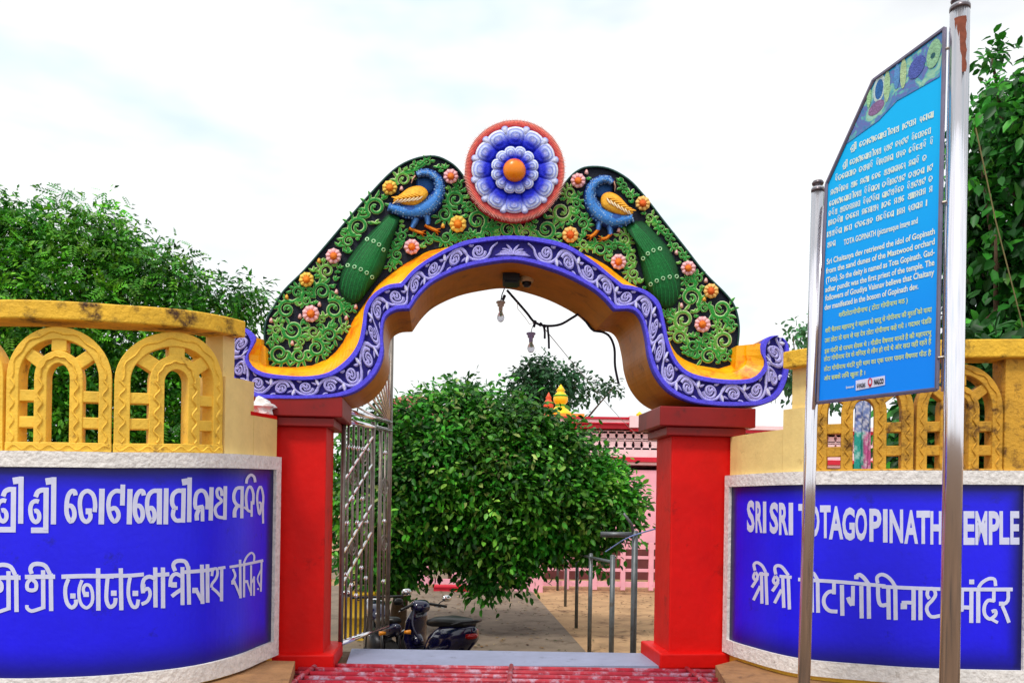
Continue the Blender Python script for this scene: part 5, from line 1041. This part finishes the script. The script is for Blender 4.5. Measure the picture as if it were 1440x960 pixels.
# Odia lines written with the same letter strokes as the wall
GL_ = {}
for k_, lst in OD.items():
    al = np.array([p for w_, ps in lst for p in ps]); lo, hi = al.min(0), al.max(0); top = 240 if k_ not in ('tha', 'ma', 'di', 'ra') else 318
    GL_[k_] = ([(w_/450, [((x-lo[0])/450, (top+450-y)/450) for x, y in ps]) for w_, ps in lst], (hi[0]-lo[0])/450+.16)
def odia(mb, words, p, a1, hgt):
    a0, z0_ = B(*p); tot = sum(sum(GL_[g][1] for g in w_)+.35 for w_ in words)-.35; k_ = (a1-a0)/tot; x = a0; i = 0
    for w_ in words:
        for g in w_:
            for wd, ps in GL_[g][0]:
                i += 1; mb.strip(ps, wd*.95, 0, lambda u, v, hh: BW(x+u*k_, z0_+v*hgt, .003+.0003*(i % 5)), prof=(0, 0)) if k_ > 0 else None
            x += GL_[g][1]*k_
        x += .35*k_
TOTA = ['e', 'ta', 'aa', 'tta', 'aa', 'e', 'ga', 'aa', 'pa', 'ii', 'na', 'aa', 'tha']
rs_ = random.Random(3); LET = ['ta', 'ga', 'pa', 'na', 'tha', 'ma', 'di', 'ra', 'tta', 'aa', 'e']
def words(n): 
    out = []
    while n > 0: m_ = min(n, rs_.randint(3, 7)); out.append([rs_.choice(LET) for _ in range(m_)]); n -= m_
    return out
mb = MB(); aO = ga(1314, 200)
for wl_, p, a1 in (([['sri'], TOTA]+words(9), (1197, 213), ga(1315, 130)), ([['sri'], TOTA]+words(13), (1186, 237), ga(1311, 158)), (words(27), (1175, 256), aO), (words(28), (1169, 275), ga(1305, 200)), ([TOTA]+words(18), (1167, 291), aO), (words(29), (1166, 305), aO), (words(29), (1166, 318), aO), (words(26), (1164, 334), aO-.03), (words(3), (1164, 349), ga(1176, 345))):
    odia(mb, wl_, p, a1, .036)
mb.build('odia_text', WTXT, board)
# sponsor plate
pl = [B(1204, 549), B(1245, 541), B(1245, 528), B(1204, 535)]
mb = MB(); mb.add([BW(a, z, .004) for a, z in pl], [(0, 1, 2, 3)]); plate = mb.build('white_plate', LETTER, board)
mb = MB(); text_line(mb, 'NALCO', (1230, 540.5), ga(1243.5, 540), .042, .05); 
for i in range(len(mb.v)): mb.v[i] = tuple(Vector(mb.v[i])+bnrm*.004)
a0, z0_ = B(1206, 546); x = a0; k_ = (ga(1219, 543)-a0)/sum(GL_[g][1] for g in ('na', 'aa', 'ga', 'e'))
for g in ('na', 'aa', 'ga', 'e'):
    for wd, ps in GL_[g][0]: mb.strip(ps, wd*.9, 0, lambda u, v, hh: BW(x+u*k_, z0_+v*.028, .007), prof=(0, 0))
    x += GL_[g][1]*k_
mb.build('plate_text', BLACK, plate)
mb = MB(); ca, cz = B(1224.5, 537)
mb.strip([(ca+.012*math.cos(t), cz+.022*math.sin(t)) for t in np.linspace(0, 2*PI, 20)], .006, 0, lambda u, v, hh: BW(u, v, .0075), prof=(0, 0)); mb.strip([(ca, cz-.03), (ca, cz-.02), (ca, cz-.012)], .012, 0, lambda u, v, hh: BW(u, v, .0075), prof=(0, 0)); mb.build('plate_emblem', CRIM, plate)
mb = MB(); text_line(mb, 'Sponsored', (1190, 546), ga(1201, 544), .02); mb.build('small_text', WTXT, board)
# poles, thin side tubes, brackets, caps
def pole(pxb, pxt, ytop, Y, r, rust):
    b = P(pxb, 960, Y); tp_ = P(pxt, ytop, Y); d = (tp_-b); b2 = b-d*((b.z-ZF+.1)/d.z); tp_ = Vector(tp_)
    mb = MB(); mb.tube([b2, tp_], r, 24); o = mb.build('pole', STEEL, nb_root, smooth=True)
    mb = MB(); mb.lathe(tp_-d.normalized()*.01, [(r*1.03, -.02), (r*1.05, 0), (r*.8, .006), (r*.3, .010), (r*.3, .022), (r*.85, .028), (r*.95, .040), (r*.8, .052), (0, .06)], 20); mb.build('pole_cap', M('pole_cap_metal', '#6d6468', rough=.3, metal=.8), o, smooth=True)
    if rust:
        a, b_ = P(pxt, ytop+22, Y), P(pxt, ytop+100, Y); mb = MB(); n = 8
        vs = []
        for t in np.linspace(0, 1, 14):
            c = Vector(a).lerp(b_, t)
            for k in range(n+1):
                g = math.radians(-152+8.5*k+4*math.sin(t*23)*(k in (0, n))); vs.append(c+Vector((math.cos(g), math.sin(g), 0))*(r+.0015))
        mb.add(vs, [(i*(n+1)+k, i*(n+1)+k+1, (i+1)*(n+1)+k+1, (i+1)*(n+1)+k) for i in range(13) for k in range(n)]); mb.build('rust_patch', M('rust', '#8a4a36', rough=.85, var=.35, ns=30), o)
    return o, b2, d
po1, b1_, d1_ = pole(1130.5, 1150, 264, 5.24, .040, False); po2, b2_, d2_ = pole(1335, 1350, 8, 4.44, .051, True)
for (x0, y0), (x1, y1), nm in (((1144, 575), (1158, 290), 0), ((1326, 550), (1337, 45), 1)):
    mb = MB(); Yt = 5.2 if nm == 0 else YR-.01; mb.tube([P(x0, y0, Yt), P(x1, y1, Yt)], .011, 8); mb.build('side_tube', STEEL, nb_root, smooth=True)
for x0, x1, y, Yt in ((1139, 1156, 537, 5.22), (1150, 1162, 297, 5.22), (1319, 1336, 502, 4.5), (1325, 1340, 284, 4.5), (1330, 1342, 68, 4.5)):
    mb = MB(); mb.tube([P(x0, y+1, Yt), P(x1, y-2, Yt-.02)], .008, 8); mb.build('bracket', RUSTY, nb_root)

# ------------------------------------------------------------------ painted cloth behind the right lattice
CY_ = 10.4; ct = [P(1203, 562, CY_), P(1227, 562, CY_), P(1224, 668, CY_), P(1203, 668, CY_)]
mb = MB(); nu, nv = 14, 34
def cfn(u, v):
    p = ct[0].lerp(ct[1], u).lerp(ct[3].lerp(ct[2], u), v); return (p.x, p.y+.035*math.sin(u*14+v*2), p.z)
def ccol(u, v):
    k = math.sin(u*9+v*13)*math.sin(v*31+u*5)
    if v < .42: return lin('#8fa2d8') if k > .1 else lin('#e4e4f2') if k > -.35 else lin('#5a6aa8')
    x = u+.18*(v-.42); return (lin('#2fae9f') if k < .35 else lin('#a7e0d8')) if x < .58 else (lin('#e86fae') if k < .3 else lin('#f6c6dc'))
mb.grid(cfn, nu, nv, ccol); v0 = list(mb.v); c0 = list(mb.c); f0 = list(mb.f)
mb.add([(x, y+.012, z) for x, y, z in v0], [f[::-1] for f in f0], c0)
tag(mb.build('hanging_cloth', PAINT, None, smooth=True), 'blue white and pink patterned cloth hanging behind the right lattice', 'cloth')
